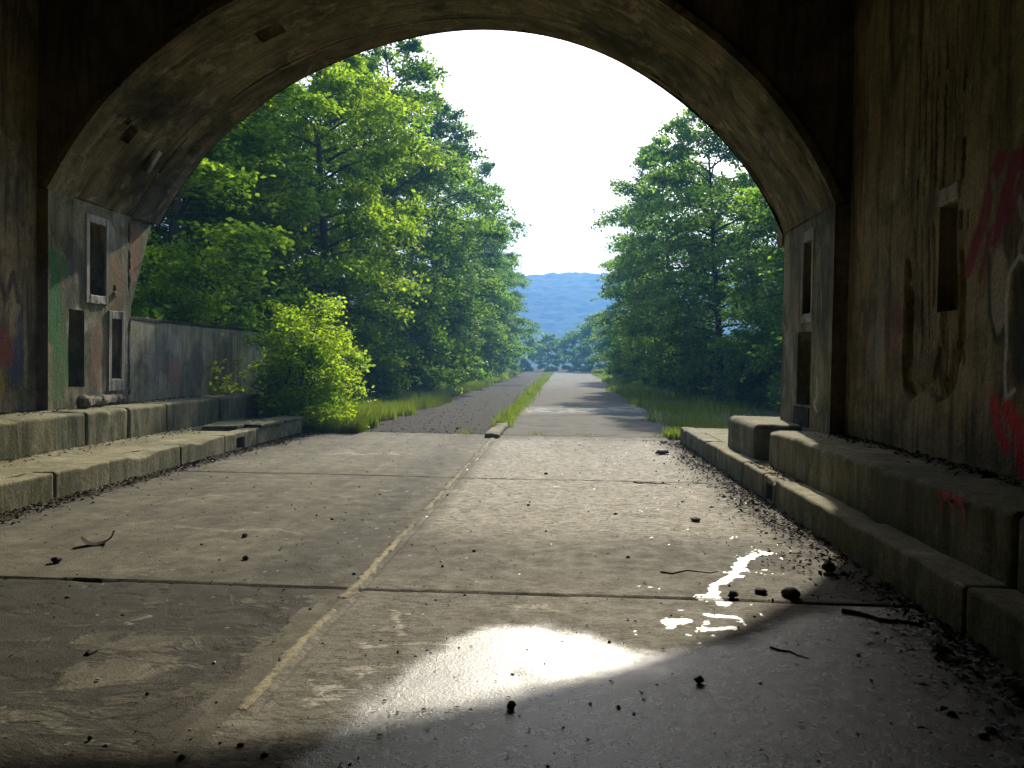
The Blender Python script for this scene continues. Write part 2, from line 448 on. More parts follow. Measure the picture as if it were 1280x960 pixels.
# wet: the ground water along the foreground right, ending in ragged front
fx_, fy_ = [-9, -1.9, -1.45, -1.15, -.92, -.7, -.45, -.1, .2, .38, .55, .75, 1.0, 1.3, 1.7, 2.3, 9], [1.0, 1.0, 1.4, 2.2, 3.1, 4.05, 4.68, 4.74, 4.52, 4.34, 4.2, 4.35, 4.65, 4.9, 5.2, 5.5, 5.6]
wet = sum((1-sm(-.34, .38, y-np.interp(x+dx, fx_, fy_)+.35*(fbm(x*2.4, y*2.4, 93, 6, .6)-.5)))*wg for dx, wg in ((-.3, .15), (-.15, .2), (0, .3), (.15, .2), (.3, .15)))
def near_path(pts, w):
    d = np.full(x.shape, 9.0)
    for (ax, ay), (bx, by) in zip(pts[:-1], pts[1:]):
        tt = np.clip(((x-ax)*(bx-ax)+(y-ay)*(by-ay))/((bx-ax)**2+(by-ay)**2), 0, 1)
        d = np.minimum(d, np.hypot(x-ax-tt*(bx-ax), (y-ay-tt*(by-ay))))
    d = d*(1+3.4*(fbm(x*14, y*9, 77, 5, .75)-.5))
    return 1-sm(w*.45, w*1.25, d)
drip = near_path([(1.02, 5.3), (1.0, 5.5), (1.05, 5.75), (1.22, 6.0), (1.33, 6.3), (1.42, 6.55), (1.62, 6.8)], .046)
drip = np.maximum(drip, near_path([(.62, 4.88), (.75, 4.93)], .05)); drip = np.maximum(drip, near_path([(.9, 5.05), (1.03, 5.02)], .05))
drip = np.maximum(drip, near_path([(.85, 4.78), (.98, 4.82)], .04))
wet = np.maximum(wet, drip)
film = np.zeros_like(x)
for (cx, cy, ra, rb) in [(-.38, 4.4, .45, .6), (.15, 4.3, .6, .5), (-.5, 4.0, .4, .5)]:
    film = np.maximum(film, 1-sm(.5, 1.15, np.hypot((x-cx)/ra, (y-cy)/rb)+1.1*(fbm(x*5, y*5, 91, 6, .7)-.5)))
film = np.maximum(film, drip)
wear = (1-sm(-.02, .03, y-J1-.02))*(1-sm(-1.60, -1.42, x))*(.44+.30*sm(-1.9, -3.3, x)+.18*sm(4.2, 5.2, y))
wear = np.clip(wear*(.45+1.1*fbm(x*1.1, y*1.1, 5)), 0, 1)
dirt = np.zeros_like(x)
dirt = np.maximum(dirt, .8*(1-sm(.05, .75, XR-x)))
dirt = np.maximum(dirt, .75*(1-sm(.05, .55, x-XL)))
dirt = np.maximum(dirt, .6*(1-sm(.0, .6, np.abs(y-J3)))*sm(-5.2, -1, x))
for jy in (J1, J2):
    dirt = np.maximum(dirt, .45*(1-sm(.0, .12, np.abs(y-jy-.02*np.sin(x*2)))))
    dirt = np.maximum(dirt, .95*(1-sm(.012, .03, np.abs(y-jy-.012*np.sin(x*1.7)))))
dirt = np.maximum(dirt, .38*(1-sm(.05, .55, np.abs(x-XM+.35)))*sm(5, 6, y))
scuff = np.clip(1.05*sm(6.5, 8, y)*(1-sm(15.5, 17, y))*sm(XM, XM+.3, x)*(.35+fbm(x*1.2, y*.6, 21))*(1-sm(1.5, 2.1, x)), 0, 1)
scuff = np.maximum(scuff, .3*sm(XL+.6, XL+1.2, x)*sm(9, 13, y)*fbm(x, y*.5, 33))
scuff = np.maximum(scuff, .3*(x > XM)*(1-sm(5, 7, y)))
for pts, w in [([(-1.0, 4.95), (-.85, 4.5)], .02), ([(-1.0, 4.3), (-.7, 4.38), (-.5, 4.36)], .02), ([(-1.02, 3.98), (-.93, 4.0)], .045), ([(-.82, 4.02), (-.76, 4.04)], .035), ([(-1.04, 3.58), (-.98, 3.66), (-1.0, 3.74)], .05),
               ([(-3.6, 12.9), (-3.4, 13.3), (-3.2, 12.9), (-3.0, 13.2), (-2.6, 13.1)], .05), ([(-3.4, 7.2), (-2.9, 7.05), (-2.5, 7.2), (-2.2, 7.0)], .03), ([(-1.05, 11.0), (.3, 11.2), (1.1, 11.05)], .05), ([(-.95, 8.2), (.2, 8.0), (.9, 8.3)], .04),
               ([(-.2, 7.5), (.9, 7.65)], .03), ([(-.1, 12.6), (.5, 12.7)], .06), ([(.6, 13.6), (1.2, 13.8)], .07), ([(-.25, 5.1), (-.05, 5.08)], .05), ([(-1.3, 9.6), (-1.0, 9.4)], .06)]:
    scuff = np.maximum(scuff, (.4 if pts[0] == (-3.4, 7.2) else .95)*near_path(pts, w))
zr = random.Random(3)
for r in range(6):
    yy_ = 8.5+.36*r; pts = []
    for k in range(zr.randint(9, 13)): pts.append((-1.05+.08*k+zr.uniform(-.03, .03), yy_+(.16 if k % 2 else -.03)+zr.uniform(-.08, .08)))
    scuff = np.maximum(scuff, zr.uniform(.6, 1.0)*near_path(pts, .026))
dirt = np.maximum(dirt, .95*np.clip(wear*4, 0, 1)*(1-sm(.003, .011, np.abs(fbm(x*1.3+y*.4, y*.9, 71, 6, .6)-.5))))
dirt = np.maximum(dirt, .8*np.clip(wear*4, 0, 1)*sm(-2.4, -1.6, x)*sm(.5, .6, fbm(x*2.2, y*3, 72, 6, .6)))
bnd = lambda c, w: np.exp(-((x-c)/w)**2)
tone = -.42*bnd(-1.85, .38)*sm(5.3, 5.8, y)*(.5+fbm(x*.8, y*.35, 81)) - .40*bnd(.85, .42)*sm(5, 7, y)*(.3+1.3*fbm(x*.9, y*.4, 82)) - .3*bnd(-.95, .3)*(.3+1.2*fbm(x, y*.5, 83))
tone += .22*bnd(-.2, .5)*sm(5.5, 8, y)*fbm(x*1.4, y*.5, 84)*1.3 + .22*bnd(-3.4, 1.2)*sm(5.4, 6, y)
tone += .75*(fbm(x*.55, y*.4, 85)-.5) + .5*(fbm(x*2.1, y*1.3, 86)-.5)
tone -= .3*sm(12, 16.5, y)*sm(.45, .6, fbm(x*.9, y*.9, 87))
tone += .12*(y < J1)*(x < XM)
tone = np.clip(tone, -.68, .8)
# joints cut into the slabs, slight unevenness
z = .004*(fbm(x*1.1, y*1.1, 11)-.5)
for jy in (J1, J2):
    dd = np.abs(y-jy-.012*np.sin(x*1.7)-.012*(fbm(x*5, x*0, 8)-.5))
    z -= .018*(1-sm(.008+.0012*jy, .02+.002*jy, dd))
crack = np.abs(fbm(x*1.3+y*.4, y*.9, 71, 6, .6)-.5)
wearz = wear*(1-sm(0, .012, crack))
z -= .012*wearz
z -= .012*np.clip(wear, 0, 1)*sm(.45, .6, fbm(x*1.6, y*2.2, 44, 6))
z -= .012*sm(3.3, 3.5, y)*(1-sm(.004, .016, np.abs(x-XM-.075-.02*(fbm(y*3, y*0, 2)-.5))))
ri = np.arange(RX.size).reshape(RX.shape)
rq = np.stack([ri[:-1, :-1], ri[1:, :-1], ri[1:, 1:], ri[:-1, 1:]], -1).reshape(-1, 4)
road = obj_np('road', np.stack([x, y, z], -1), rq, M['road'], None, True,
              {'mask': np.stack([wet, wear, np.clip(dirt, 0, 1), scuff], -1), 'film': film, 'tone': tone})
tag(road, kind='structure')

# median line: a low pale strip between the lanes, broken along its length
def strip(name, mat, x0f, x1f, y0, y1, zc, n, seed, gaps=.0):
    ys = np.linspace(y0, y1, n); prof = []
    for k, yy in enumerate(ys):
        j = lambda s: float(fbm(np.array([yy*7.0]), np.array([s*9.0]), seed, 6, .7)[0]-.5)
        a = x0f(yy)+.075*j(1); b = x1f(yy)+.06*j(2); h = zc*(1+1.0*j(3))*min(1, (yy-3.4)*2)
        if gaps and float(vn(np.array([yy*2.2]), np.array([3.3]), seed)[0]) > 1-gaps: h = -.004
        prof.append([(a, yy, -.02), (a+.012, yy, h), ((a+b)/2, yy, h*1.15+.001), (b-.012, yy, h), (b, yy, -.02)])
    V = np.array(prof).reshape(-1, 3); ii = np.arange(len(V)).reshape(n, 5)
    Q = np.stack([ii[:-1, :-1], ii[1:, :-1], ii[1:, 1:], ii[:-1, 1:]], -1).reshape(-1, 4)
    caps = np.array([[ii[0, 0], ii[0, 1], ii[0, 3], ii[0, 4]], [ii[-1, 0], ii[-1, 1], ii[-1, 3], ii[-1, 4]]])
    return obj_np(name, V, np.concatenate([Q, caps]), mat, None, False)
md = strip('road_marking', M['median'], lambda yy: XM-.03-.02*math.exp(-(yy-16)**2/8), lambda yy: XM+.045, 3.46, 17.0, .008, 900, 61, .2)

tag(md, kind='structure')

# far carriageway
def sheet(name, mat, xs0, xs1, ys, nx, zf, kind='structure', mask=None):
    vs = []
    for yy in ys:
        for s in np.linspace(0, 1, nx): vs.append((xs0(yy)+(xs1(yy)-xs0(yy))*s, yy, 0))
    V = np.array(vs); V[:, 2] = zf(V[:, 0], V[:, 1])
    ii = np.arange(len(V)).reshape(len(ys), nx)
    Q = np.stack([ii[:-1, :-1], ii[:-1, 1:], ii[1:, 1:], ii[1:, :-1]], -1).reshape(-1, 4)
    o = obj_np(name, V, Q, mat, None, True, {'mask': mask(V)} if mask else None)
    return tag(o, kind=kind)
fy = np.concatenate([np.linspace(J3+.06, 30, 330), np.linspace(30.1, 130, 300)])
mid_x = lambda yy: XM - .0*yy
sheet('road_lane', M['asphalt_rough'], lambda yy: -5.3-.012*(yy-17), lambda yy: XM+.05, fy, 110,
      lambda X, Y: -.015+.02*(fbm(X*2.2, Y*2.2, 4, 5, .6)-.45))
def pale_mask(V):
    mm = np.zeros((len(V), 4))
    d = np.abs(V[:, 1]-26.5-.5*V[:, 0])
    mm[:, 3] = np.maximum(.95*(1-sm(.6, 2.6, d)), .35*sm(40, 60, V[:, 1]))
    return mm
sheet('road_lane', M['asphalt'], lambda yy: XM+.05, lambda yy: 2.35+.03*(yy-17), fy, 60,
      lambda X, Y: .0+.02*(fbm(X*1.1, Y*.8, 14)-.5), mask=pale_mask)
sheet('shoulder', M['shoulder'], lambda yy: 2.2+.03*(yy-17), lambda yy: 6.6+.03*(yy-17), np.linspace(16.4, 125, 240), 30,
      lambda X, Y: -.02+.09*(fbm(X*.9, Y*.9, 24)-.5))

# raised end of the median and the ragged lip where the slabs end
nose = block_obj('median_kerb', M['median'], None, XM-.16, XM+.13, 16.3, 19.6, -.05, .10, bev=.05, jit=.012, seed=4)
tag(nose, kind='structure')

# ------------------------------------------------------------------ portal
ARC = [(-7.05, 3.75), (-6.83, 4.1), (-6.53, 4.52), (-6.1, 4.98), (-5.55, 5.42), (-5.0, 5.78), (-4.45, 6.06), (-3.4, 6.42), (-2.5, 6.58), (-1.85, 6.63),
       (-1.35, 6.61), (-.73, 6.52), (-.13, 6.36), (.57, 6.06), (1.18, 5.66), (1.6, 5.32), (2.0, 4.96), (2.35, 4.56), (2.75, 3.98), (2.95, 3.58), (3.05, 3.33)]
A = np.array(ARC)
s0 = np.concatenate([[0], np.cumsum(np.hypot(*np.diff(A, axis=0).T))])
sN = np.linspace(0, s0[-1], 90)
px = np.interp(sN, s0, A[:, 0]); pz = np.interp(sN, s0, A[:, 1])
for _ in range(10):
    px[1:-1] = (px[:-2]+2*px[1:-1]+px[2:])/4; pz[1:-1] = (pz[:-2]+2*pz[1:-1]+pz[2:])/4
tx = np.gradient(px); tz = np.gradient(pz); tl = np.hypot(tx, tz); nx_, nz_ = -tz/tl, tx/tl     # outward normal
nearY = lambda X: 11.1-1.3*(X+7.05)/10.1
mainY = lambda X: nearY(X)+2.2
outY = lambda X: 14.25-2.15*(X+7.05)/10.1
PT = empty('tunnel_portal', (-2, 11, 0), 'old concrete tunnel portal with a wide arch framing the sunlit road and trees', 'tunnel portal')

def soffit(name, ya, yb, off, nd, holes=()):
    def P(u, v, w):
        X = np.interp(u, sN, px); Z = np.interp(u, sN, pz)
        NX = np.interp(u, sN, nx_); NZ = np.interp(u, sN, nz_)
        y0 = ya(X); y1 = yb(X)
        d = off+w
        return np.stack([X+NX*d, y0+(y1-y0)*v, Z+NZ*d], -1)
    rough_ = lambda U, V: sum(.035*(1-sm(.008, .022, np.abs(U-c_-.02*np.sin(V*5)))) for c_ in (.62, 4.15, 7.4, 10.6, 13.6)) + .018*(fbm(U*1.5, V*3, 9)-.5)+.03*sm(.56, .62, fbm(U*.9, V*2.4, 19, 6))
    return face_grid(name, np.linspace(0, sN[-1], 260), np.linspace(0, 1, nd), P, M['arch'], PT, holes, None, rough_,
                     lambda q: q*np.array([1.0, 2.2]))
soffit('arch_ring', lambda X: nearY(X), lambda X: mainY(X), 0, 40, [(1.05, 1.32, .38, .47, .25), (1.30, 1.4, .30, .335, .05), (3.55, 3.95, .42, .58, .2)])
soffit('arch_hood', lambda X: mainY(X)+.05, lambda X: outY(X), .012, 10)
bmx = bmesh.new(); worn_block(bmx, -.03, .03, -.06, .06, -.2, .2, bev=.01, cut=.06, jit=.015, seed=3)
bs_ = obj_bm('broken_slab', bmx, M['frame'], None)
bs_.data.transform(Matrix.Translation((-6.42, 12.75, 4.52)) @ Matrix.Rotation(R(32), 4, 'Y')); child_local(bs_, PT)
# outer facade and groove backing
def wall_strip(name, yf, zt, mat, off=0.0):
    V = []; F = []
    n = len(px)
    for k in range(n):
        X, Z = px[k]+nx_[k]*off, pz[k]+nz_[k]*off
        for s in np.linspace(0, 1, 8): V.append((X, yf(X), Z+(zt-Z)*s))
    ii = np.arange(n*8).reshape(n, 8)
    Q = np.stack([ii[:-1, :-1], ii[1:, :-1], ii[1:, 1:], ii[:-1, 1:]], -1).reshape(-1, 4)
    return obj_np(name, V, Q, mat, PT)
TOP = 7.9
wall_strip('spandrel_wall', lambda X: nearY(X)+.004, TOP, M['spandrel'], .0)
wall_strip('outer_facade', lambda X: outY(X)-.004, 9.5, M['pier'], .0)
bm = bmesh.new()
def quad(bm, pts): bm.faces.new([bm.verts.new(q) for q in pts])
for k in range(len(px)-1):      # groove closing strip
    a = (px[k]+nx_[k]*.05, pz[k]+nz_[k]*.05); b = (px[k+1]+nx_[k+1]*.05, pz[k+1]+nz_[k+1]*.05)
    quad(bm, [(a[0], mainY(a[0])-.05, a[1]), (b[0], mainY(b[0])-.05, b[1]), (b[0], mainY(b[0])+.1, b[1]), (a[0], mainY(a[0])+.1, a[1])])
obj_bm('arch_joint', bm, M['spandrel'], PT)
bm = bmesh.new()
# arris lip along the near edge of the arch
for k in range(len(px)-1):
    for (d0, d1, y0, y1) in ((.0, .09, -.03, -.03), (.0, .0, -.03, .01), (.09, .09, -.03, .01)):
        a0 = (px[k]+nx_[k]*d0, pz[k]+nz_[k]*d0); a1 = (px[k]+nx_[k]*d1, pz[k]+nz_[k]*d1)
        b0 = (px[k+1]+nx_[k+1]*d0, pz[k+1]+nz_[k+1]*d0); b1 = (px[k+1]+nx_[k+1]*d1, pz[k+1]+nz_[k+1]*d1)
        if d0 == d1: quad(bm, [(a0[0], nearY(a0[0])+y0, a0[1]), (b0[0], nearY(b0[0])+y0, b0[1]), (b0[0], nearY(b0[0])+y1, b0[1]), (a0[0], nearY(a0[0])+y1, a0[1])])
        else: quad(bm, [(a0[0], nearY(a0[0])+y0, a0[1]), (b0[0], nearY(b0[0])+y0, b0[1]), (b1[0], nearY(b1[0])+y0, b1[1]), (a1[0], nearY(a1[0])+y0, a1[1])])
obj_bm('arch_rib', bm, M['arch'], PT)
# shell that closes the vault above and at the sides
bm = bmesh.new()
box_bm(bm, -9.5, -7.3, 14.27, 14.6, 4.0, 9.5); box_bm(bm, 3.05, 9.0, 12.13, 12.4, 3.2, 9.5)
box_bm(bm, -9.5, 9.0, 9.0, 14.6, 9.5, 9.9)
box_bm(bm, -9.5, -7.06, 11.12, 14.25, 3.78, 9.45); box_bm(bm, 3.06, 6.0, 9.82, 12.1, 3.36, 9.45)
obj_bm('backing_wall', bm, M['spandrel'], PT)

def pier_paint(Y, Z):
    a = layers(len(Y))
    add_paint(a, (.05, .05, .045), .6*blob(Y, Z, 11.75, 2.6, .25, .7, 3))
    add_paint(a, (.045, .05, .05), .55*blob(Y, Z, 11.7, 1.6, .2, .5, 8))
    add_paint(a, (.05, .15, .035), .95*blob(Y, Z, 11.28, 2.3, .25, .9, 4, .9))
    add_paint(a, (.09, .17, .05), .85*blob(Y, Z, 11.4, 1.4, .2, .6, 5, .9))
    add_paint(a, (.22, .085, .06), .6*blob(Y, Z, 12.3, 1.5, .18, .5, 6, .8))
    add_paint(a, (.24, .14, .05), .6*blob(Y, Z, 12.8, 2.7, .25, .5, 7, .8))
    add_paint(a, (.04, .2, .07), .8*stroke(Y, Z, [(11.2, 2.9), (11.25, 2.4), (11.2, 1.9), (11.35, 1.5)], .09))
    add_paint(a, (.42, .40, .34), .7*blob(Y, Z, 11.85, 1.9, .25, .25, 21, .9))
    add_paint(a, (.1, .1, .2), .4*blob(Y, Z, 13.15, 1.7, .15, .5, 9, .8))
    return a
LX = -7.05
lh = [(12.08, 12.53, 2.40, 3.47, .4), (11.58, 11.97, 1.03, 2.15, .4), (12.70, 12.99, 1.13, 2.07, .4), (12.76, 12.84, 2.51, 2.60, .05)]
pier_l = face_grid('pier', np.linspace(11.1, 13.3, 130), np.linspace(0, 3.75, 160), lambda u, v, w: np.stack([LX-w, u, v], -1), M['pier'], PT, lh, pier_paint,
          lambda U, V: .012*(fbm(U*3, V*3, 2)-.4)+.05*sm(13.18, 13.3, U)*sm(.45, .6, fbm(U*9, V*4, 6)))
bm = bmesh.new(); box_bm(bm, -9.4, LX-.43, 11.1, 13.28, 0, 3.76)
quad(bm, [(LX, 11.1, 0), (LX-.5, 11.1, 0), (LX-.5, 11.1, 3.76), (LX, 11.1, 3.76)])
quad(bm, [(LX-.05, 13.3, 0), (LX-.5, 13.3, 0), (LX-.5, 13.3, 3.76), (LX-.05, 13.3, 3.76)])
obj_bm('pier_core', bm, M['spandrel'], PT)
# corbelled haunch outside the left pier
def corbel_paint(Y, Z):
    a = layers(len(Y)); add_paint(a, (.24, .11, .05), .8*blob(Y, Z, 13.6, 3.2, .45, .8, 3, .7)); return a
def PC(u, v, w):
    z_ = 2.15+1.62*v; ye = 13.5+.75*v
    return np.stack([np.full_like(u, LX-.14)-w, 13.31+(ye-13.31)*u, z_], -1)
cb = face_grid('haunch', np.linspace(0, 1, 20), np.linspace(0, 1, 40), PC, M['pier'], PT, (), lambda u, v: corbel_paint(13.31+.9*u, 2.15+1.62*v))
bm = bmesh.new()
quad(bm, [(LX-.14, 13.5, 2.15), (LX-.9, 13.5, 2.15), (LX-.9, 14.25, 3.77), (LX-.14, 14.25, 3.77)])
obj_bm('haunch_edge', bm, M['pier'], PT)

RXW = 3.05
rh = [(10.64, 11.0, 2.16, 3.06, .35), (10.6, 11.2, 1.0, 1.93, .35)]
def rpier_paint(Y, Z):
    a = layers(len(Y))
    add_paint(a, (.6, .6, .57), .8*stroke(Y, Z, [(10.35, 1.35), (10.3, 1.15), (10.42, 1.02), (10.3, .95)], .03))
    add_paint(a, (.5, .5, .48), .6*stroke(Y, Z, [(10.25, 2.4), (10.22, 2.15), (10.28, 1.95)], .02))
    add_paint(a, (.05, .05, .045), .6*blob(Y, Z, 10.1, 2.4, .2, .8, 3))
    add_paint(a, (.2, .14, .05), .4*blob(Y, Z, 11.5, 2.2, .25, .6, 13))
    return a
pier_r = face_grid('pier', np.linspace(9.8, 12.0, 130), np.linspace(0, 3.33, 150), lambda u, v, w: np.stack([RXW+w, u, v], -1), M['pier'], PT, rh, rpier_paint,
          lambda U, V: .012*(fbm(U*3, V*3, 12)-.4))
bm = bmesh.new(); box_bm(bm, RXW+.38, 6.0, 9.8, 11.98, 0, 3.34)
quad(bm, [(RXW, 9.8, 0), (RXW+.5, 9.8, 0), (RXW+.5, 9.8, 3.34), (RXW, 9.8, 3.34)])
quad(bm, [(RXW, 12.0, 0), (RXW+.5, 12.0, 0), (RXW+.5, 12.0, 3.34), (RXW, 12.0, 3.34)])
obj_bm('pier_core', bm, M['spandrel'], PT)

def recess_frame(X, sgn, y0, y1, z0, z1, iy0, iy1, iz0, iz1, seed, th=.025):
    bm = bmesh.new()
    xa, xb = (X+.015, X-th*1) if sgn > 0 else (X-.015, X+th*1)
    xa, xb = min(xa, xb), max(xa, xb)
    for (a, b, c, d) in ((y0, iy0, z0, z1), (iy1, y1, z0, z1), (iy0-.001, iy1+.001, z0, iz0), (iy0-.001, iy1+.001, iz1, z1)):
        worn_block(bm, xa, xb, a, b, c, d, bev=.008, seg=1, cut=.035, jit=.013, seed=seed)
    return obj_bm('recess_frame', bm, M['frame'], pier_r if sgn > 0 else pier_l)
recess_frame(LX, -1, 12.0, 12.6, 2.27, 3.58, 12.08, 12.53, 2.40, 3.47, 1)
recess_frame(LX, -1, 12.61, 13.08, .94, 2.2, 12.70, 12.99, 1.13, 2.07, 2)
recess_frame(RXW, 1, 10.58, 11.07, 2.04, 3.2, 10.64, 11.0, 2.16, 3.06, 3, .012)
block_obj('recess_sill', M['pier'], pier_r, RXW-.012, RXW+.3, 10.62, 11.3, .73, .98, bev=.01, jit=.004)
obj = bmesh.new(); worn_block(obj, LX-.03, LX+.03, 12.76, 12.84, 2.42, 2.5, bev=.01, cut=.05)
obj_bm('bracket', obj, M['frame'], pier_l)

# ---- side walls
def rw_disp(Y, Z):
    d = .02*(fbm(Y*2, Z*1.2, 3)-.5)+.01*(fbm(Y*9, Z*3, 5)-.5)
    zone = sm(6.85, 7.0, Y)*(1-sm(8.25, 8.45, Y))*sm(1.2, 1.5, Z)*(1-sm(4.6, 5.6, Z))
    wob = .06*(fbm(Y*0+3, Z*1.8, 7)-.5)
    for (yc, w, dep, z0, z1) in [(8.16, .035, .09, 1.3, 2.75), (7.98, .016, .05, 2.4, 4.9), (7.84, .018, .05, 1.6, 4.4), (7.70, .012, .05, 1.7, 4.6), (7.6, .02, .05, 2.0, 4.9), (7.44, .022, .07, 1.25, 4.5),
                             (7.34, .018, .05, 1.2, 2.0), (7.10, .028, .08, 1.35, 4.2), (6.98, .014, .05, 1.5, 2.9), (8.3, .012, .04, 2.9, 4.2), (7.25, .012, .04, 3.0, 5.0)]:
        g = (1-sm(w*.5, w*1.1, np.abs(Y-yc-wob-.05*(fbm(Y*0+yc, Z*9, 17, 6, .7)-.5))))*sm(.25, .4, vn(Y*0+yc*3, Z*7, 57))*sm(z0, z0+.08, Z)*(1-sm(z1-.3, z1, Z))
        d += .6*dep*g*(.35+.9*vn(Y*0+yc*7, Z*3.2, 31))
    zz = np.interp(Y, [7.0, 7.12, 7.3, 7.45, 7.7, 8.0, 8.15, 8.25], [1.6, 1.33, 1.22, 1.18, 1.28, 1.18, 1.26, 1.5])
    low = sm(6.98, 7.06, Y)*(1-sm(8.17, 8.24, Y))*sm(0, .06, Z-zz)*(1-sm(1.9, 2.8, Z))
    inner = sm(7.07, 7.15, Y+.06*(fbm(Y*0, Z*5, 48)-.5))*(1-sm(8.03, 8.12, Y+.08*(fbm(Y*0, Z*4, 47)-.5)))*sm(.07, .2, Z-zz+.1*(fbm(Y*6, Z*3, 46)-.5))
    d += .6*low*(.02+.085*(1-inner)*(.5+fbm(Y*5, Z*4, 49))+inner*(.045*sm(.52, .62, fbm(Y*5, Z*1.6, 41, 6, .6))+.02*fbm(Y*16, Z*9, 43, 4, .7)))
    return d
def rw_paint(Y, Z):
    a = layers(len(Y))
    add_paint(a, (.16, .075, .07), .5*blob(Y, Z, 8.45, 1.9, .2, .6, 2, .8))
    add_paint(a, (.26, .28, .27), .5*blob(Y, Z, 8.9, 1.8, .2, .5, 12, 1.0))
    add_paint(a, (.30, .05, .09), .95*stroke(Y, Z, [(6.95, 2.3), (6.75, 2.6), (6.62, 2.95), (6.5, 3.05)], .10))
    add_paint(a, (.27, .045, .08), .95*stroke(Y, Z, [(6.55, 2.5), (6.42, 2.75), (6.3, 3.0), (6.0, 2.95)], .11))
    add_paint(a, (.27, .22, .185), .8*stroke(Y, Z, [(6.62, 2.95), (6.55, 2.75), (6.6, 2.5)], .05))
    add_paint(a, (.52, .44, .36), .98*blob(Y, Z, 6.46, 2.08, .14, .32, 4, .3))
    add_paint(a, (.035, .05, .04), .85*blob(Y, Z, 6.12, 1.78, .2, .45, 5, .25))
    add_paint(a, (.035, .05, .04), .8*stroke(Y, Z, [(6.62, 2.35), (6.6, 1.9), (6.5, 1.7), (6.38, 1.8)], .035))
    add_paint(a, (.62, .63, .62), .98*stroke(Y, Z, [(6.05, 2.25), (6.2, 2.3), (6.32, 2.2), (6.36, 1.9), (6.36, 1.5), (6.33, 1.28), (6.22, 1.35)], .03))
    add_paint(a, (.62, .045, .07), .95*stroke(Y, Z, [(6.5, 1.25), (6.42, 1.05), (6.3, .95)], .10, .3))
    add_paint(a, (.70, .05, .07), .98*stroke(Y, Z, [(6.3, 1.2), (6.15, 1.1), (6.05, .8)], .12, .3))
    add_paint(a, (.55, .04, .06), .8*stroke(Y, Z, [(6.1, 1.0), (6.1, .6)], .05, .3))
    add_paint(a, (.50, .46, .42), .7*stroke(Y, Z, [(6.25, 2.75), (6.12, 2.5), (6.2, 2.35)], .05))
    add_paint(a, (.30, .05, .08), .8*stroke(Y, Z, [(6.75, 2.2), (6.6, 2.55), (6.35, 2.6), (6.2, 2.85)], .05))
    add_paint(a, (.3, .24, .18), .6*stroke(Y, Z, [(6.68, 1.3), (6.62, 1.0), (6.6, .85)], .04))
    return a
RW = empty('tunnel_wall', (3.22, 4, 0), 'dark spalled concrete wall on the right with red graffiti and deep vertical cracks', 'wall')
face_grid('wall_face', np.concatenate([np.linspace(-14, 4, 30), np.linspace(4.05, 9.8, 430)]), np.linspace(0, TOP, 520), lambda u, v, w: np.stack([3.22+w, u, v], -1),
          M['wall'], RW, [(7.16, 7.50, 1.98, 2.88, .22)], rw_paint, rw_disp)
bm = bmesh.new(); box_bm(bm, 3.6, 6.2, -14, 9.78, 0, TOP)
obj_bm('wall_core', bm, M['spandrel'], RW)
bm = bmesh.new(); worn_block(bm, 3.2, 3.4, 7.13, 7.50, 2.885, 3.04, bev=.02, cut=.05, jit=.014, seed=2)
obj_bm('lintel', bm, M['frame'], RW)
# red tag on the ledge is painted on its own blocks below

def lw_paint(Y, Z):
    a = layers(len(Y))
    add_paint(a, (.03, .03, .035), .8*stroke(Y, Z, [(10.2, 2.2), (10.3, 2.5), (10.45, 2.2), (10.6, 2.55), (10.7, 2.2)], .06))
    add_paint(a, (.24, .07, .05), .8*blob(Y, Z, 10.4, 1.6, .3, .4, 2, .8))
    add_paint(a, (.32, .24, .04), .8*blob(Y, Z, 10.3, 1.1, .15, .2, 5, .8))
    add_paint(a, (.05, .08, .16), .8*blob(Y, Z, 10.7, 1.4, .15, .5, 6, .8))
    return a
LW = empty('tunnel_wall', (-7.2, 4, 0), 'reddish brown stained concrete wall on the left with faded graffiti', 'wall')
face_grid('wall_face', np.concatenate([np.linspace(-14, 7, 30), np.linspace(7.1, 11.1, 160)]), np.linspace(0, TOP, 240), lambda u, v, w: np.stack([-7.2-w, u, v], -1),
          M['wall'], LW, (), lw_paint, lambda Y, Z: .02*(fbm(Y*2, Z*1.5, 23)-.5))
bm = bmesh.new(); box_bm(bm, -9.6, -7.45, -14, 11.08, 0, TOP); obj_bm('wall_core', bm, M['spandrel'], LW)
bm = bmesh.new(); box_bm(bm, -9.6, 6.2, -14.4, 9.0, TOP+.01, TOP+.5); quad(bm, [(-9.6, 9.0, TOP+.02), (6.2, 9.0, TOP+.02), (6.2, 11.4, TOP+.02), (-9.6, 11.4, TOP+.02)])
tag(obj_bm('ceiling', bm, M['spandrel']), kind='structure')
bm = bmesh.new(); box_bm(bm, -7.4, 3.5, -14.4, -14.05, -.1, TOP)  # added blocker: the tunnel is open here, closed off to stay dark
bw = obj_bm('tunnel_blocker', bm, M['spandrel']); tag(bw, 'unseen wall added across the open tunnel behind the viewer to keep the chamber dark', 'wall', kind='structure')

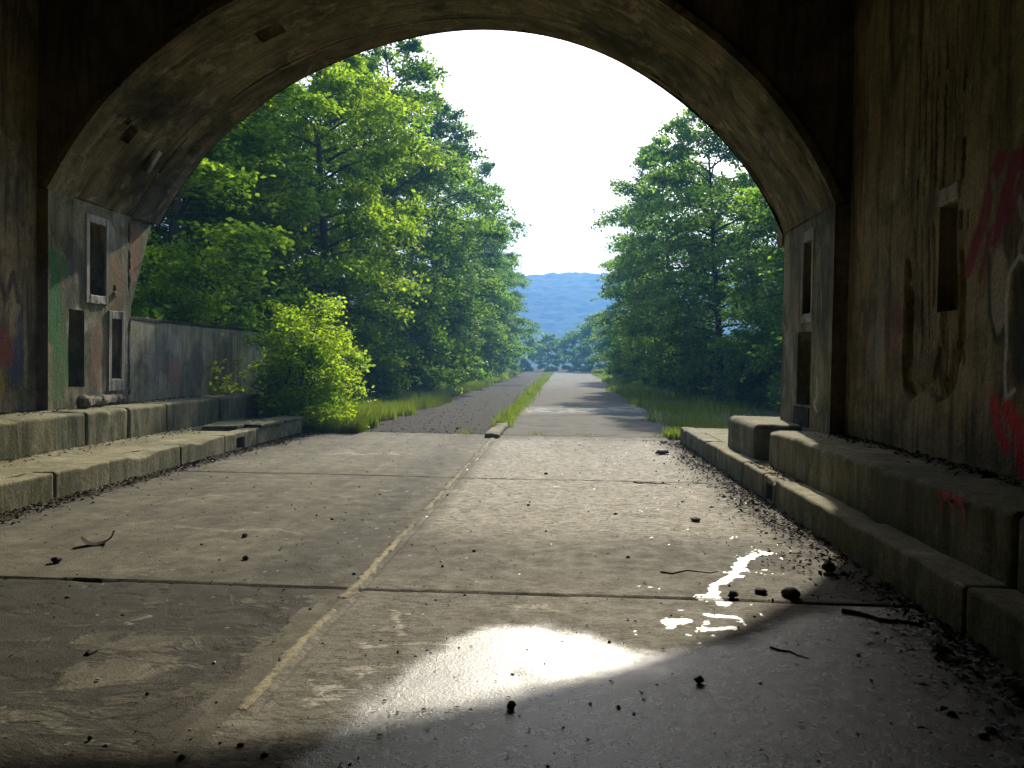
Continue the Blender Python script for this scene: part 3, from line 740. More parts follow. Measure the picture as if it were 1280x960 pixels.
# ------------------------------------------------------------------ kerbs, walkway, ledges
def seg_kerb(segs, x0, x1, z1, inlet=None, seed=0, jit=.006):
    bm = bmesh.new()
    for (a, b) in segs:
        if inlet and a < inlet[0] < b:
            worn_block(bm, x0, x1, a, inlet[0], -.15, z1, bev=.028, jit=jit, seed=seed)
            worn_block(bm, x0, x1, inlet[1], b, -.15, z1, bev=.028, jit=jit, seed=seed)
            worn_block(bm, x0+.004, x1-.004, inlet[0]-.02, inlet[1]+.02, inlet[3], z1-.004, bev=.02, jit=.004, seed=seed)
            worn_block(bm, x0+.01, x1-.01, inlet[0]-.02, inlet[1]+.02, -.15, inlet[2], bev=.01, jit=.004, seed=seed)
        else:
            worn_block(bm, x0, x1, a+.007, b-.007, -.15, z1, bev=.03, jit=jit, seed=seed+a)
    return bm
k = obj_bm('kerb', seg_kerb([(-13.5, 1.6), (1.6, 4.79), (4.79, 9.0), (9.0, 9.52), (9.52, 10.62), (10.62, 13.4), (13.4, 16.25)], XR, 2.525, .29, (9.12, 9.38, .03, .2), 2), M['kerb'])
tag(k, kind='structure')
k = obj_bm('kerb', seg_kerb([(-13.5, 5.2), (5.2, 8.3), (8.3, 11.15), (11.15, 12.65), (12.65, 14.0), (14.0, 15.0), (15.0, 16.5)], -5.46, XL, .29, (13.12, 13.46, .02, .19), 5), M['kerb'])
tag(k, kind='structure')
bm = bmesh.new()
worn_block(bm, -6.42, -5.465, -13.5, 13.45, -.1, .282, bev=.01, cut=.4, jit=.006)
worn_block(bm, -6.42, -6.12, 13.46, 14.75, -.1, .28, bev=.01, jit=.006)
worn_block(bm, -6.42, -5.465, 14.76, 16.4, -.1, .284, bev=.01, jit=.006)
w_ = obj_bm('walkway', bm, M['kerb']); tag(w_, kind='structure')
bm = bmesh.new(); worn_block(bm, 2.53, 6.5, 12.75, 16.2, -.1, .285, bev=.02, cut=.4, jit=.008)
worn_block(bm, 2.53, 3.5, 10.0, 12.74, -.1, .28, bev=.01, cut=.4, jit=.006)
w_ = obj_bm('pavement', bm, M['kerb']); tag(w_, kind='structure')
# drain covers lying askew on the walkway
def slab(name, label, c, sx, sy, th, rot, mat, cat='slab', bev=.012):
    o = empty(name, c, label, cat)
    bm = bmesh.new(); worn_block(bm, -sx/2, sx/2, -sy/2, sy/2, -th/2, th/2, bev=bev, seg=2, cut=.2, jit=.006, seed=c[1])
    me = bpy.data.meshes.new(name); bmesh.ops.recalc_face_normals(bm, faces=bm.faces); bm.to_mesh(me); bm.free(); me.materials.append(mat)
    COL.objects.unlink(o); bpy.data.objects.remove(o)
    o = bpy.data.objects.new(name, me); COL.objects.link(o); o.location = c; o.rotation_euler = rot
    return tag(o, label, cat)
slab('drain_cover', 'displaced concrete drain cover lying over the open slot in the left walkway', (-5.80, 14.25, .318), .62, .95, .06, (R(1.5), R(-2), R(5)), M['kerb'], 'drain cover')
slab('drain_cover', 'concrete drain cover on the left kerb edge nearest the kerb inlet', (-5.42, 14.75, .322), .5, 1.15, .055, (R(.6), R(1.0), R(-1)), M['ledge'], 'drain cover')
slab('drain_cover', 'farther concrete drain cover on the left kerb edge beside the bright bush', (-5.42, 15.95, .32), .5, 1.1, .05, (R(-.4), R(.6), R(.5)), M['kerb'], 'drain cover')

LL = empty('ledge', (-6.7, 11, .28), 'mossy low concrete ledge in blocks along the left wall and parapet', 'ledge')
for a, b in [(-13.5, 5), (5, 8.2), (8.2, 10.87), (10.87, 11.97), (11.97, 13.18), (13.18, 15.3), (15.3, 18.2), (18.2, 21)]:
    block_obj('ledge_block', M['ledge'], LL, -7.19, -6.38+.012*math.sin(a*7), a+.012, b-.012, -.1, .73+.008*math.sin(b*5), bev=.045, seg=4, jit=.01, seed=a)
RL = empty('ledge', (2.85, 8, .28), 'mossy low concrete ledge along the right wall with a small red paint mark', 'ledge')
for a, b in [(-13.5, .5), (.5, 4.77), (4.77, 10.38)]:
    block_obj('ledge_block', M['ledge'], RL, 2.5, 3.3, a+.012, b-.012, -.1, .715, bev=.05, seg=4, jit=.01, seed=a+3)
eb = block_obj('end_block', M['ledge'], None, 2.46, 3.6, 10.92, 12.72, .2, .74, bev=.085, seg=5, jit=.008, seed=9)
tag(eb, 'rounded concrete end block standing apart beside the foot of the right pier', 'concrete block')
# red paint on the ledge arris
t = T('red paint'); p = t.pos()
mx = t.n('MixShader', {0: t.ramp(t.noise(p, 22, 6, .75), .40, .6)}); tr = t.n('BsdfTransparent'); df = t.pbr((.55, .05, .06), .7)
t.t.links.new(tr.outputs[0], mx.inputs[1]); t.t.links.new(df.outputs[0], mx.inputs[2]); M['redpaint'] = t.done(mx)
V = []; F = []
for (ya, yb, za, zb) in [(5.62, 5.68, .54, .67), (5.46, 5.52, .56, .67), (5.3, 5.36, .52, .67), (5.30, 5.70, .64, .70)]:
    b0 = len(V); V += [(2.482, ya, za), (2.482, yb, za), (2.482, yb, zb), (2.482, ya, zb)]; F.append((b0, b0+1, b0+2, b0+3))
obj_np('paint_mark', V, F, M['redpaint'], RL)

def par_paint(Y, Z):
    a = layers(len(Y))
    for (c, cy, cz, ry_, rz_, s, al) in [((.10, .11, .12), 14.6, 1.5, .5, .4, 3, .5), ((.33, .15, .14), 15.0, 1.2, .25, .35, 4, .55), ((.06, .07, .09), 15.9, 1.3, .5, .5, 5, .6), ((.38, .36, .34), 14.9, 1.75, .3, .25, 6, .45),
                                     ((.06, .06, .055), 17.2, 1.4, .6, .6, 7, .6), ((.13, .16, .09), 16.6, 1.2, .3, .4, 8, .4)]:
        add_paint(a, c, al*blob(Y, Z, cy, cz, ry_, rz_, s, .8))
    return a
PP = empty('parapet', (-7.2, 15, 0), 'grey graffiti stained concrete parapet running from the left pier into the bushes', 'parapet')
for (a, b) in [(13.36, 17.92), (17.95, 22.5)]:
    face_grid('wall_face', np.linspace(a, b, 90), np.linspace(.6, 2.10, 40), lambda u, v, w: np.stack([np.full_like(u, -7.1)-w, u, v], -1), M['parapet'], PP, (), par_paint,
              lambda Y, Z: .012*(fbm(Y*2, Z*2, 33)-.5))
    block_obj('coping', M['parapet'], PP, -7.42, -7.094, a, b, 2.075, 2.14, bev=.012, jit=.005, seed=a)
    block_obj('wall_back', M['parapet'], PP, -7.40, -7.13, a, b, 0, 2.09, bev=.01, jit=.004, seed=a)

# ------------------------------------------------------------------ loose things
def rock(label, c, r, seed, sc=(1, 1, .7), name='rock', group=None, mat='rock'):
    bm = bmesh.new(); bmesh.ops.create_icosphere(bm, subdivisions=3, radius=1)
    for v in bm.verts:
        d = v.co.copy()
        k_ = 1+.35*mnoise.noise(d*1.3+Vector((seed*3.1, 0, 0)))+.12*mnoise.noise(d*4+Vector((0, seed, 0)))
        v.co = Vector((d.x*sc[0], d.y*sc[1], d.z*sc[2]))*k_*r*.85
    zm = min(v.co.z for v in bm.verts)
    for v in bm.verts: v.co.z -= zm+.003
    o = obj_bm(name, bm, M[mat]); o.location = c; o.rotation_euler = (0, 0, seed)
    return tag(o, label, 'rock', group)
rock('round dark rock standing on the dry road near the right kerb litter', (1.95, 6.2, 0), .055, 1, (1, 1, .95))
rock('flat dark stone beside the transverse joint, right of the wet streak', (1.50, 5.53, 0), .06, 2, (1.3, 1, .6))
rock('small stone just left of the flat stone on the transverse joint', (1.32, 5.58, 0), .042, 3, (1.2, 1, .55))
rock('dark angular chip on the joint at the foot of the wet streak', (1.11, 5.44, 0), .04, 4, (1.3, .8, .7))
rock('small black stone alone on the dry right lane', (1.28, 8.08, 0), .05, 5, (1.2, 1, .5))
rock('dark stone lying in the bright wet foreground', (-.2, 3.58, 0), .022, 6, (1, 1, .9))
rock('black chip on the wet road right of the bright puddle', (.66, 3.96, 0), .024, 7, (1.3, .8, .8))
rock('dark clod in the wet litter by the right kerb', (2.0, 4.5, 0), .045, 8, (1, 1, .8))
rock('dark lump against the right kerb at the picture edge', (2.12, 3.92, 0), .06, 9, (1, 1, .9))
rock('small stone left of the curled bark on the dry left lane', (-3.62, 5.8, 0), .035, 10, (1.2, 1, .7))
rock('small stone in the middle of the dry left lane', (-2.63, 6.82, 0), .028, 11, (1.2, 1, .7))
rock('small dark stone halfway to the median on the left lane', (-2.33, 6.06, 0), .026, 12, (1.3, 1, .7))
rock('pale stone beside the far right edge of the concrete', (1.65, 14.0, 0), .085, 13, (1.6, .8, .5))
rock('dark stone on the broken left lane above the shaded corner', (-2.35, 4.05, -.01), .03, 14, (1.5, .8, .6))

# curled scrap of bark
bm = bmesh.new(); n = 18
rowsv = []
for i in range(n):
    a = -1.3+2.9*i/(n-1)
    row = []
    for j in range(6):
        w = (j/5-.5)*.13*(1-.35*abs(i/(n-1)-.4))
        rr = .075+.02*mnoise.noise(Vector((i*.4, j*.7, 2)))
        row.append(bm.verts.new((rr*math.sin(a)*1.5, w+.02*a, rr*(1-math.cos(a))*1.1+.004)))
    rowsv.append(row)
for i in range(n-1):
    for j in range(5): bm.faces.new((rowsv[i][j], rowsv[i+1][j], rowsv[i+1][j+1], rowsv[i][j+1]))
bmesh.ops.solidify(bm, geom=bm.faces[:], thickness=.008)
o = obj_bm('bark_scrap', bm, M['rock'], smooth=True); o.location = (-3.66, 6.4, 0.004); o.rotation_euler = (0, 0, R(25))
tag(o, 'curled dark scrap of bark lying on the dry left lane', 'bark')

# rotten log on the left ledge
bm = bmesh.new(); nseg, ns = 30, 12; rows = []
for i in range(nseg):
    f_ = i/(nseg-1); yy = 11.62+1.28*f_; xx = -6.90-.06*f_+.02*math.sin(f_*6)
    rad = .09*(1-.25*f_)*(1+.25*mnoise.noise(Vector((f_*7, 0, 0))))
    if i in (0, nseg-1): rad *= .75
    if abs(f_-.36) < .03 or abs(f_-.8) < .03: rad *= .72
    row = []
    for j in range(ns):
        a = 2*math.pi*j/ns; r_ = rad*(1+.22*mnoise.noise(Vector((f_*9, math.cos(a)*1.5, math.sin(a)*1.5))))
        row.append(bm.verts.new((xx+r_*math.cos(a), yy, .735+.085+r_*math.sin(a))))
    rows.append(row)
for i in range(nseg-1):
    for j in range(ns): bm.faces.new((rows[i][j], rows[i][(j+1) % ns], rows[i+1][(j+1) % ns], rows[i+1][j]))
bm.faces.new(rows[0]); bm.faces.new(rows[-1])
tag(obj_bm('log', bm, M['oldwood']), 'short rotten log resting on the left ledge below the recesses', 'log')

# sticks
def stick(label, a, b, r, seed):
    a, b = Vector(a), Vector(b); bm = bmesh.new(); rows = []
    d = (b-a); side = d.cross(Vector((0, 0, 1))).normalized()
    for i in range(7):
        f_ = i/6; c = a+d*f_+side*  .22*d.length*mnoise.noise(Vector((f_*3, seed, 0)))
        rr = r*(1-.5*f_)
        rows.append([bm.verts.new(c+side*rr*math.cos(t_)+Vector((0, 0, 1))*(rr*math.sin(t_)+rr*.7)) for t_ in (0, 1.257, 2.513, 3.77, 5.027)])
    for i in range(6):
        for j in range(5): bm.faces.new((rows[i][j], rows[i][(j+1) % 5], rows[i+1][(j+1) % 5], rows[i+1][j]))
    bm.faces.new(rows[0]); bm.faces.new(rows[-1])
    return tag(obj_bm('stick', bm, M['bark']), label, 'stick')
stick('long dark stick across the joint left of the wet streak', (.72, 6.05, 0), (1.14, 6.12, 0), .007, 1)
stick('thick dark stick against the right kerb litter in shade', (1.72, 5.2, 0), (2.1, 4.95, 0), .016, 2)
stick('pale twig tip sticking out of the litter by the right kerb', (1.95, 4.45, 0), (2.05, 4.2, .01), .006, 3)
stick('thin twig lying on the wet road in the right foreground', (1.12, 4.5, 0), (1.28, 4.36, 0), .006, 4)
stick('dark stick on the far right lane near the scuffs', (.9, 10.6, 0), (1.35, 10.5, 0), .008, 5)
0 and stick('short dark twig left of the stones on the right lane', (.85, 7.05, 0), (1.15, 7.0, 0), .009, 6)

def scatter_quads(P, size, tilt, rg, curl=.25):
    n = len(P)
    az = rg.uniform(0, 2*np.pi, n); L = size*rg.uniform(.6, 1.5, n); Wd = L*rg.uniform(.12, .55, n)
    d = np.stack([np.cos(az), np.sin(az), rg.normal(0, tilt, n)], -1)
    s = np.stack([-np.sin(az), np.cos(az), rg.normal(0, tilt, n)], -1)
    c = np.stack([np.zeros(n), np.zeros(n), L*curl], -1)
    a0 = P-d*L[:, None]/2; a2 = P+d*L[:, None]/2
    a1 = P+s*Wd[:, None]/2+c; a3 = P-s*Wd[:, None]/2+c*.4
    V = np.stack([a0, a1, a2, a3], 1).reshape(-1, 3)
    return V, np.arange(4*n).reshape(n, 4), np.repeat(rg.uniform(0, 1, n), 4)
def litter(name, P, size, tilt=.35, seed=1):
    V, F, tn = scatter_quads(P, size, tilt, np.random.default_rng(seed))
    o = obj_np(name, V, F, M['litter'], None, False, {'tint': tn}); return tag(o, kind='stuff')
n = 4000; yy = rng.uniform(3.2, 16.2, n)
ww = .12+.55*vn(yy*1.1, yy*0, 5)
xx = XR-.01-np.abs(rng.normal(0, 1, n))*ww*.6
kp = (rng.uniform(0, 1, n) < .3+.9*vn(xx*3, yy*1.6, 9))
litter('leaf_litter', np.stack([xx, yy, rng.uniform(.002, .03, n)], -1)[kp & (xx > .9)], .042, .3, 2)
n = 2600; yy = rng.uniform(5.5, 16.5, n); xx = XL+.01+np.abs(rng.normal(0, .16, n))
litter('leaf_litter', np.stack([xx, yy, rng.uniform(.002, .025, n)], -1), .045, .3, 3)
n = 650; yy = rng.uniform(4.2, 9.7, n); xx = 3.19-np.abs(rng.normal(0, .12, n))
litter('leaf_litter', np.stack([xx, yy, np.full(n, .722)+rng.uniform(0, .012, n)], -1)[xx > 2.6], .05, .3, 4)
n = 420; yy = rng.uniform(8.8, 10.6, n); litter('leaf_litter', np.stack([rng.uniform(2.3, 2.5, n), yy, np.full(n, .297)], -1), .03, .2, 5)
n = 700; yy = rng.uniform(9, 18, n); litter('leaf_litter', np.stack([-7.15+np.abs(rng.normal(0, .2, n)), yy, np.full(n, .738)], -1), .045, .25, 6)
n = 600; yy = rng.uniform(7, 15.5, n); litter('leaf_litter', np.stack([-6.36+np.abs(rng.normal(0, .25, n)), yy, np.full(n, .292)], -1), .04, .2, 7)
n = 900; yy = 3.0+14*rng.uniform(0, 1, n)**1.6; litter('leaf_litter', np.stack([rng.uniform(-5, 2.1, n), yy, np.full(n, .004)], -1), .022, .25, 8)

def pebbles(name, P, rad, seed, mat):
    rg = np.random.default_rng(seed); bm = bmesh.new(); bmesh.ops.create_icosphere(bm, subdivisions=1, radius=1)
    bv = np.array([v.co[:] for v in bm.verts]); bf = np.array([[v.index for v in f.verts] for f in bm.faces]); bm.free()
    n = len(P); r_ = rad*rg.lognormal(0, .5, n)
    jit = 1+.3*rg.uniform(-1, 1, (n, len(bv), 1))
    V = bv[None]*jit*r_[:, None, None]*np.array([1, 1, .7])*rg.uniform(.7, 1.4, (n, 1, 3)) + P[:, None] + np.array([0, 0, .3])*r_[:, None, None]
    F = bf[None]+np.arange(n)[:, None, None]*len(bv)
    return tag(obj_np(name, V.reshape(-1, 3), F.reshape(-1, 3), mat), kind='stuff')
n = 300; yy = 2.9+14*rng.uniform(0, 1, n)**1.8
pebbles('pebbles', np.stack([rng.uniform(-5.1, 2.1, n), yy, np.full(n, .0)], -1), .0055, 4, M['rock'])
n = 420; yy = 3.0+13.5*rng.uniform(0, 1, n)**1.3; pebbles('pebbles', np.stack([rng.uniform(-5.1, 2.2, n), yy, np.full(n, .0)], -1), .004, 14, M['frame'])
n = 500; pebbles('pebbles', np.stack([XR-np.abs(rng.normal(0, .35, n)), rng.uniform(3.2, 16, n), np.zeros(n)], -1), .007, 5, M['rock'])
n = 3000; yy = 17.2+50*rng.uniform(0, 1, n)**2
pebbles('gravel', np.stack([rng.uniform(-5.2, XM-.1, n), yy, np.full(n, -.01)], -1), .006, 6, M['asphalt_rough'])

# ------------------------------------------------------------------ plants
def tube(pts, rad, ns=6):
    pts = np.asarray(pts, float); n = len(pts)
    tg = np.gradient(pts, axis=0); tg /= np.linalg.norm(tg, axis=1)[:, None]+1e-9
    ref = np.where(np.abs(tg[:, 2:3]) > .9, np.array([[1., 0, 0]]), np.array([[0, 0, 1.]]))
    a = np.cross(tg, ref); a /= np.linalg.norm(a, axis=1)[:, None]; b = np.cross(tg, a)
    th = np.linspace(0, 2*np.pi, ns, endpoint=False)
    V = pts[:, None]+rad[:, None, None]*(a[:, None]*np.cos(th)[None, :, None]+b[:, None]*np.sin(th)[None, :, None])
    i = np.arange(n*ns).reshape(n, ns); j = np.roll(i, -1, axis=1)
    return V.reshape(-1, 3), np.stack([i[:-1], j[:-1], j[1:], i[1:]], -1).reshape(-1, 4)

def leaves_at(P, up, leaf, rg, flat=.45):
    n = len(P); az = rg.uniform(0, 2*np.pi, n)
    nrm = up+rg.normal(0, flat, (n, 3)); nrm /= np.linalg.norm(nrm, axis=1)[:, None]
    d = np.stack([np.cos(az), np.sin(az), rg.normal(-.25, .25, n)], -1)
    d -= nrm*(d*nrm).sum(1)[:, None]; d /= np.linalg.norm(d, axis=1)[:, None]+1e-9
    s = np.cross(nrm, d); L = (leaf*rg.uniform(.6, 1.25, n))[:, None]
    V = np.stack([P, P+d*L*.45+s*L*.34+nrm*L*.06, P+d*L-nrm*L*.08, P+d*L*.45-s*L*.34+nrm*L*.06], 1)
    return V.reshape(-1, 3)

def grow(h, r, base, nprim, nsec, nlf, leaf, seed, shape='round', flat=.45, droop=.25, trunk_r=.016, stems=1, rise=.5, secl=.42):
    rg = np.random.default_rng(seed); TV = []; TF = []; LP = []; LU = []; LT = []; nb = 0
    def addt(pts, rad, ns):
        nonlocal nb
        V, F = tube(pts, rad, ns); TV.append(V); TF.append(F+nb); nb += len(V)
    for st in range(stems):
        lean = rg.normal(0, .03 if stems == 1 else .2, 2)*h
        tt = np.linspace(0, 1, 9)
        tp = np.stack([lean[0]*tt**1.3+rg.normal(0, .012*h, 9)*tt, lean[1]*tt**1.3+rg.normal(0, .012*h, 9)*tt, h*(1-.5*rg.uniform()*(stems > 1))*tt], -1)
        addt(tp, h*trunk_r*(1-tt*.93)/(1 if stems == 1 else 1.8), 8 if stems == 1 else 5)
        for i in range(nprim):
            f_ = base+(.985-base)*((i+rg.uniform(.2, .8))/nprim)
            g_ = (f_-base)/(1-base)
            sh = {'round': (np.sin(np.pi*min(1, .12+.88*g_)**.8)**.55), 'cone': (1.05-g_)**.75*(.75+.25*np.sin(g_*9+seed)), 'dome': np.sqrt(max(.02, 1-g_**2.2)), 'column': (1-g_**3.5)*.9+.1}[shape]
            sh *= 1.0 if stems > 1 else .55+.45*min(1, g_/.32)
            L = r*sh*(rg.uniform(.45, 1.0)+.35*rg.uniform()**4)+.15
            az = i*2.39996+rg.normal(0, .35)+st*1.3
            p0 = np.array([np.interp(f_, tt, tp[:, k]) for k in range(3)])
            el = rg.normal(rise*(.25+.9*g_), .14)
            sN_ = np.linspace(0, 1, 6)
            dr = np.array([np.cos(az), np.sin(az)])
            bend = rg.normal(0, .18)
            pp = np.stack([p0[0]+L*np.cos(el)*(dr[0]*sN_-dr[1]*bend*sN_**2), p0[1]+L*np.cos(el)*(dr[1]*sN_+dr[0]*bend*sN_**2), p0[2]+L*(np.sin(el)*sN_-droop*sN_**2.2)], -1)
            addt(pp, max(.012*L, .006)*(1.05-sN_)*1.2, 5)
            for q in range(nsec):
                s_ = rg.uniform(.22, 1)**.8
                b0 = np.array([np.interp(s_, sN_, pp[:, k]) for k in range(3)])
                l2 = secl*L*(1.15-.65*s_)*rg.uniform(.6, 1.2)+.22
                a2 = az+rg.choice([-1, 1])*rg.uniform(.35, 1.25)
                e2 = rg.normal(.05, .22)
                v2 = np.array([np.cos(a2)*np.cos(e2), np.sin(a2)*np.cos(e2), np.sin(e2)])
                ss = np.linspace(0, 1, 4)
                pq = b0+v2*l2*ss[:, None]-np.array([0, 0, 1])*(droop*.8*l2*ss**2)[:, None]
                if l2 > .5: addt(pq, .006*l2*(1.1-ss)+.002, 3)
                m_ = max(4, int(nlf*l2*rg.uniform(.6, 1.3)))
                u_ = rg.uniform(.1, 1.05, m_)
                pl = b0+v2*l2*u_[:, None]-np.array([0, 0, 1])*(droop*.8*l2*u_**2)[:, None]
                sd = np.array([-v2[1], v2[0], 0]); ro = rg.normal(0, .55)
                sd = sd*np.cos(ro)+np.array([0, 0, np.sin(ro)]); upn = np.cross(v2, sd); upn *= np.sign(upn[2]+1e-6)
                pl += sd*(rg.uniform(-1, 1, m_)*(.12+.26*l2*(1.1-u_)))[:, None] + rg.normal(0, .05+.025*l2, (m_, 3))
                LP.append(pl); LU.append(np.tile(upn, (m_, 1))); LT.append(np.clip(rg.normal(.5, .24)+rg.normal(0, .2, m_), 0, 1))
    P = np.concatenate(LP); tn = np.concatenate(LT)
    LV = leaves_at(P, np.concatenate(LU), leaf, rg, flat)
    return (np.concatenate(TV), np.concatenate(TF)), (LV, np.arange(len(LV)).reshape(-1, 4), np.repeat(tn, 4))

PROTO = {}
def proto(key, leafm, barkm, **kw):
    (tv, tf), (lv, lf, tn) = grow(**kw)
    def mk(name, V, F, mat, tint=None):
        o = obj_np(name, V, F, mat, None, tint is None, None if tint is None else {'tint': tint})
        me = o.data; bpy.data.objects.remove(o); return me
    PROTO[key] = (mk('trunk', tv, tf, M[barkm]), mk('crown', lv, lf, M[leafm], tn))
    print('proto', key, len(lf))

def plant(key, name, loc, rz, sc, label, cat, group=None, names=('trunk', 'crown')):
    o = bpy.data.objects.new(name, None); COL.objects.link(o)
    zb = float(terrain(np.array([loc[0]]), np.array([loc[1]]))[0])-.03 if len(loc) == 2 else loc[2]
    o.location = (loc[0], loc[1], zb); o.rotation_euler = (0, 0, rz)
    o.scale = sc if isinstance(sc, tuple) else (sc, sc, sc)
    tag(o, label, cat, group)
    for nme, me in zip(names, PROTO[key]):
        c = bpy.data.objects.new(nme, me); COL.objects.link(c); c.parent = o
    return o

proto('A', 'leaf_bright', 'barkgrey', h=12.5, r=4.2, base=.08, nprim=76, nsec=15, nlf=50, leaf=.16, seed=11, shape='dome', droop=.22, flat=.45)
proto('B', 'leaf_mid', 'bark', h=13.5, r=4.2, base=.04, nprim=84, nsec=15, nlf=44, leaf=.16, seed=12, shape='dome', droop=.28, flat=.5)
proto('B2', 'leaf_dark', 'bark', h=13.5, r=3.9, base=.04, nprim=84, nsec=15, nlf=44, leaf=.16, seed=15, shape='column', droop=.25, flat=.5)
proto('C', 'leaf_mid', 'bark', h=9.5, r=3.4, base=.10, nprim=72, nsec=14, nlf=50, leaf=.135, seed=13, shape='dome', droop=.3, flat=.45)
proto('D', 'leaf_dark', 'bark', h=10.5, r=3.2, base=.02, nprim=78, nsec=13, nlf=52, leaf=.135, seed=14, shape='cone', droop=.32, flat=.5)
proto('F', 'leaf_mid', 'bark', h=7.5, r=3.9, base=.02, nprim=44, nsec=12, nlf=40, leaf=.24, seed=16, shape='round', droop=.25, flat=.8)
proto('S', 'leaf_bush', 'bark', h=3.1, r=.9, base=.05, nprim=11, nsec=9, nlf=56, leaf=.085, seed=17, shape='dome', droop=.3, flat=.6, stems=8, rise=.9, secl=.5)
proto('S2', 'leaf_bright', 'bark', h=2.4, r=1.0, base=.05, nprim=10, nsec=8, nlf=34, leaf=.13, seed=18, shape='dome', droop=.25, flat=.6, stems=6, rise=.8, secl=.6)
proto('S3', 'leaf_mid', 'bark', h=3.2, r=1.7, base=.02, nprim=15, nsec=9, nlf=46, leaf=.13, seed=19, shape='dome', droop=.25, flat=.6, stems=6, rise=.7)

TREES = [
 # key, x, y, rot, scale, label
 ('A', -9.8, 20.5, .3, (1.1, 1.1, .84), 'bright green broadleaf tree nearest the left parapet'),
 ('A', -7.7, 27.0, 2.1, (.95, .95, 1.08), 'tall sunlit broadleaf tree touching the arch beside the sky on the left'),
 ('B', -11.8, 26.0, 1.1, .85, 'shaded tree on the left bank behind the sunlit broadleaf trees'),
 ('B', -7.4, 35.0, .8, (1.05, 1.05, 1.13), 'dark green tree rising just right of the tall sunlit broadleaf tree'),
 ('A', -12.8, 34.0, 4.0, .9, 'pale green tree high on the left bank behind the front row'),
 ('B2', -7.2, 44.5, 3.0, (1.08, 1.08, 1.12), 'tall dark columnar tree on the left forming the shoulder against the sky'),
 ('B', -7.0, 56.0, 5.0, (1.05, 1.05, 1.08), 'dark tree of the left row halfway down the road'),
 ('B2', -6.8, 69.0, 1.7, (1.0, 1.0, .98), 'columnar tree of the left row with its crown edging the hill'),
 ('B', -6.9, 85.0, 2.6, 1.0, 'tree of the left row leaning over the far end of the verge'),
 ('B2', -9.0, 104.0, .4, 1.0, 'last tall tree of the left row before the bend'),
 ('B', -13.6, 21.5, 2.2, .85, 'dim tree on the left bank seen behind the tree nearest the parapet'),
 ('B2', -12.0, 30.5, .6, .9, 'dim columnar tree on the left bank in the gap between the sunlit trees'),
 ('B', -10.8, 41.0, 3.9, 1.0, 'second row tree on the left behind the tall dark columnar tree'),
 ('C', 8.6, 20.5, .2, (1.1, 1.1, 1.0), 'leafy tree nearest the right pier behind the end block'),
 ('C', 8.2, 25.5, 1.9, (1.1, 1.1, 1.1), 'sunlit tree on the right with yellow green sprays facing the road'),
 ('D', 8.7, 30.5, 2.2, (1.2, 1.2, 1.15), 'dark pointed tree rising behind the sunlit tree on the right'),
 ('C', 6.7, 36.0, 3.3, (1.2, 1.2, 1.32), 'broad dense tree on the right with mist at its foot'),
 ('C', 6.0, 45.0, 4.4, (1.25, 1.25, 1.38), 'rounded tree of the right row stepping down towards the hill'),
 ('D', 5.3, 54.0, 5.3, (1.25, 1.25, 1.2), 'pointed dark tree of the right row with open sprays against the sky'),
 ('C', 4.9, 66.0, .9, (1.2, 1.2, 1.2), 'tree on the right whose branch overhangs the hill'),
 ('D', 7.8, 82.0, 2.9, 1.05, 'last tall tree of the right row before the bend'),
 ('C', 11.8, 24.5, 4.1, (1.15, 1.15, 1.1), 'green tree glimpsed behind the leafy tree by the right pier'),
 ('B2', 10.6, 39.0, 5.1, .95, 'tree set back behind the broad dense tree with mist at its foot'),
]
for (kk, tx_, ty_, rz, sc, lb) in TREES:
    plant(kk, 'tree', (tx_, ty_), rz, sc, lb, 'tree', 'trees along the left of the road' if tx_ < 0 else 'trees along the right of the road')
FAR = [(-10.5, 122, 1.0, .0, 'far hazy tree at the left end of the row closing the road'), (-6.5, 130, .85, 1.0, 'low far tree left of the grassy median end'),
       (-2.5, 136, .8, 2.2, 'lowest far tree under the blue hill'), (1.5, 132, .86, 3.1, 'far hazy tree just right of the median end'),
       (5.2, 126, 1.15, 4.2, 'tallest far tree beside the right row of trees'), (9.0, 118, 1.2, 5.0, 'far tree partly hidden by the right row')]
for (tx_, ty_, sc, rz, lb) in FAR:
    plant('F', 'tree', (tx_, ty_), rz, sc, lb, 'tree', 'hazy trees closing the end of the road')
SHRUBS = [
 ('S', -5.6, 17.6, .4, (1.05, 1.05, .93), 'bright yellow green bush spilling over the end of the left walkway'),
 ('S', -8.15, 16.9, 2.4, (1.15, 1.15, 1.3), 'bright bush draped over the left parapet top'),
 ('S2', -6.6, 22.5, 1.0, 1.0, 'leafy shrub with larger leaves beyond the bright bush'),
 ('S2', -9.0, 15.9, 2.0, (1.2, 1.2, 1.3), 'feathery green shrub behind the parapet next to the left pier'),
 ('S3', -8.9, 19.0, 3.0, (1.0, 1.0, .95), 'green shrub behind the middle of the left parapet'),
 ('S3', -8.4, 23.8, .7, (1.1, 1.1, 1.3), 'dark shrub filling the gap under the tall sunlit tree'),
 ('S3', -7.4, 30.0, 1.7, .95, 'verge shrub at the foot of the dark left trees'),
 ('S3', -7.0, 38.5, 2.7, 1.0, 'verge shrub farther along the left row'),
 ('S3', -7.1, 49.0, 3.7, 1.1, 'distant verge shrub on the left, halfway down the road'),
 ('S3', -7.0, 62.0, 4.2, 1.2, 'small looking verge shrub near the far end of the left row'),
 ('S3', 8.3, 22.5, 5.2, .9, 'shrub at the foot of the trees beside the right pier'),
 ('S3', 7.2, 30.5, .2, .9, 'shrub under the broad dense tree on the right'),
 ('S3', 6.9, 40.0, 1.2, 1.0, 'misty shrub along the right row of trees'),
 ('S3', 6.8, 50.0, 2.2, 1.1, 'farther misty shrub along the right row of trees'),
 ('S3', 6.4, 75.0, 3.1, 1.4, 'far shrub closing the foot of the right row'),
]
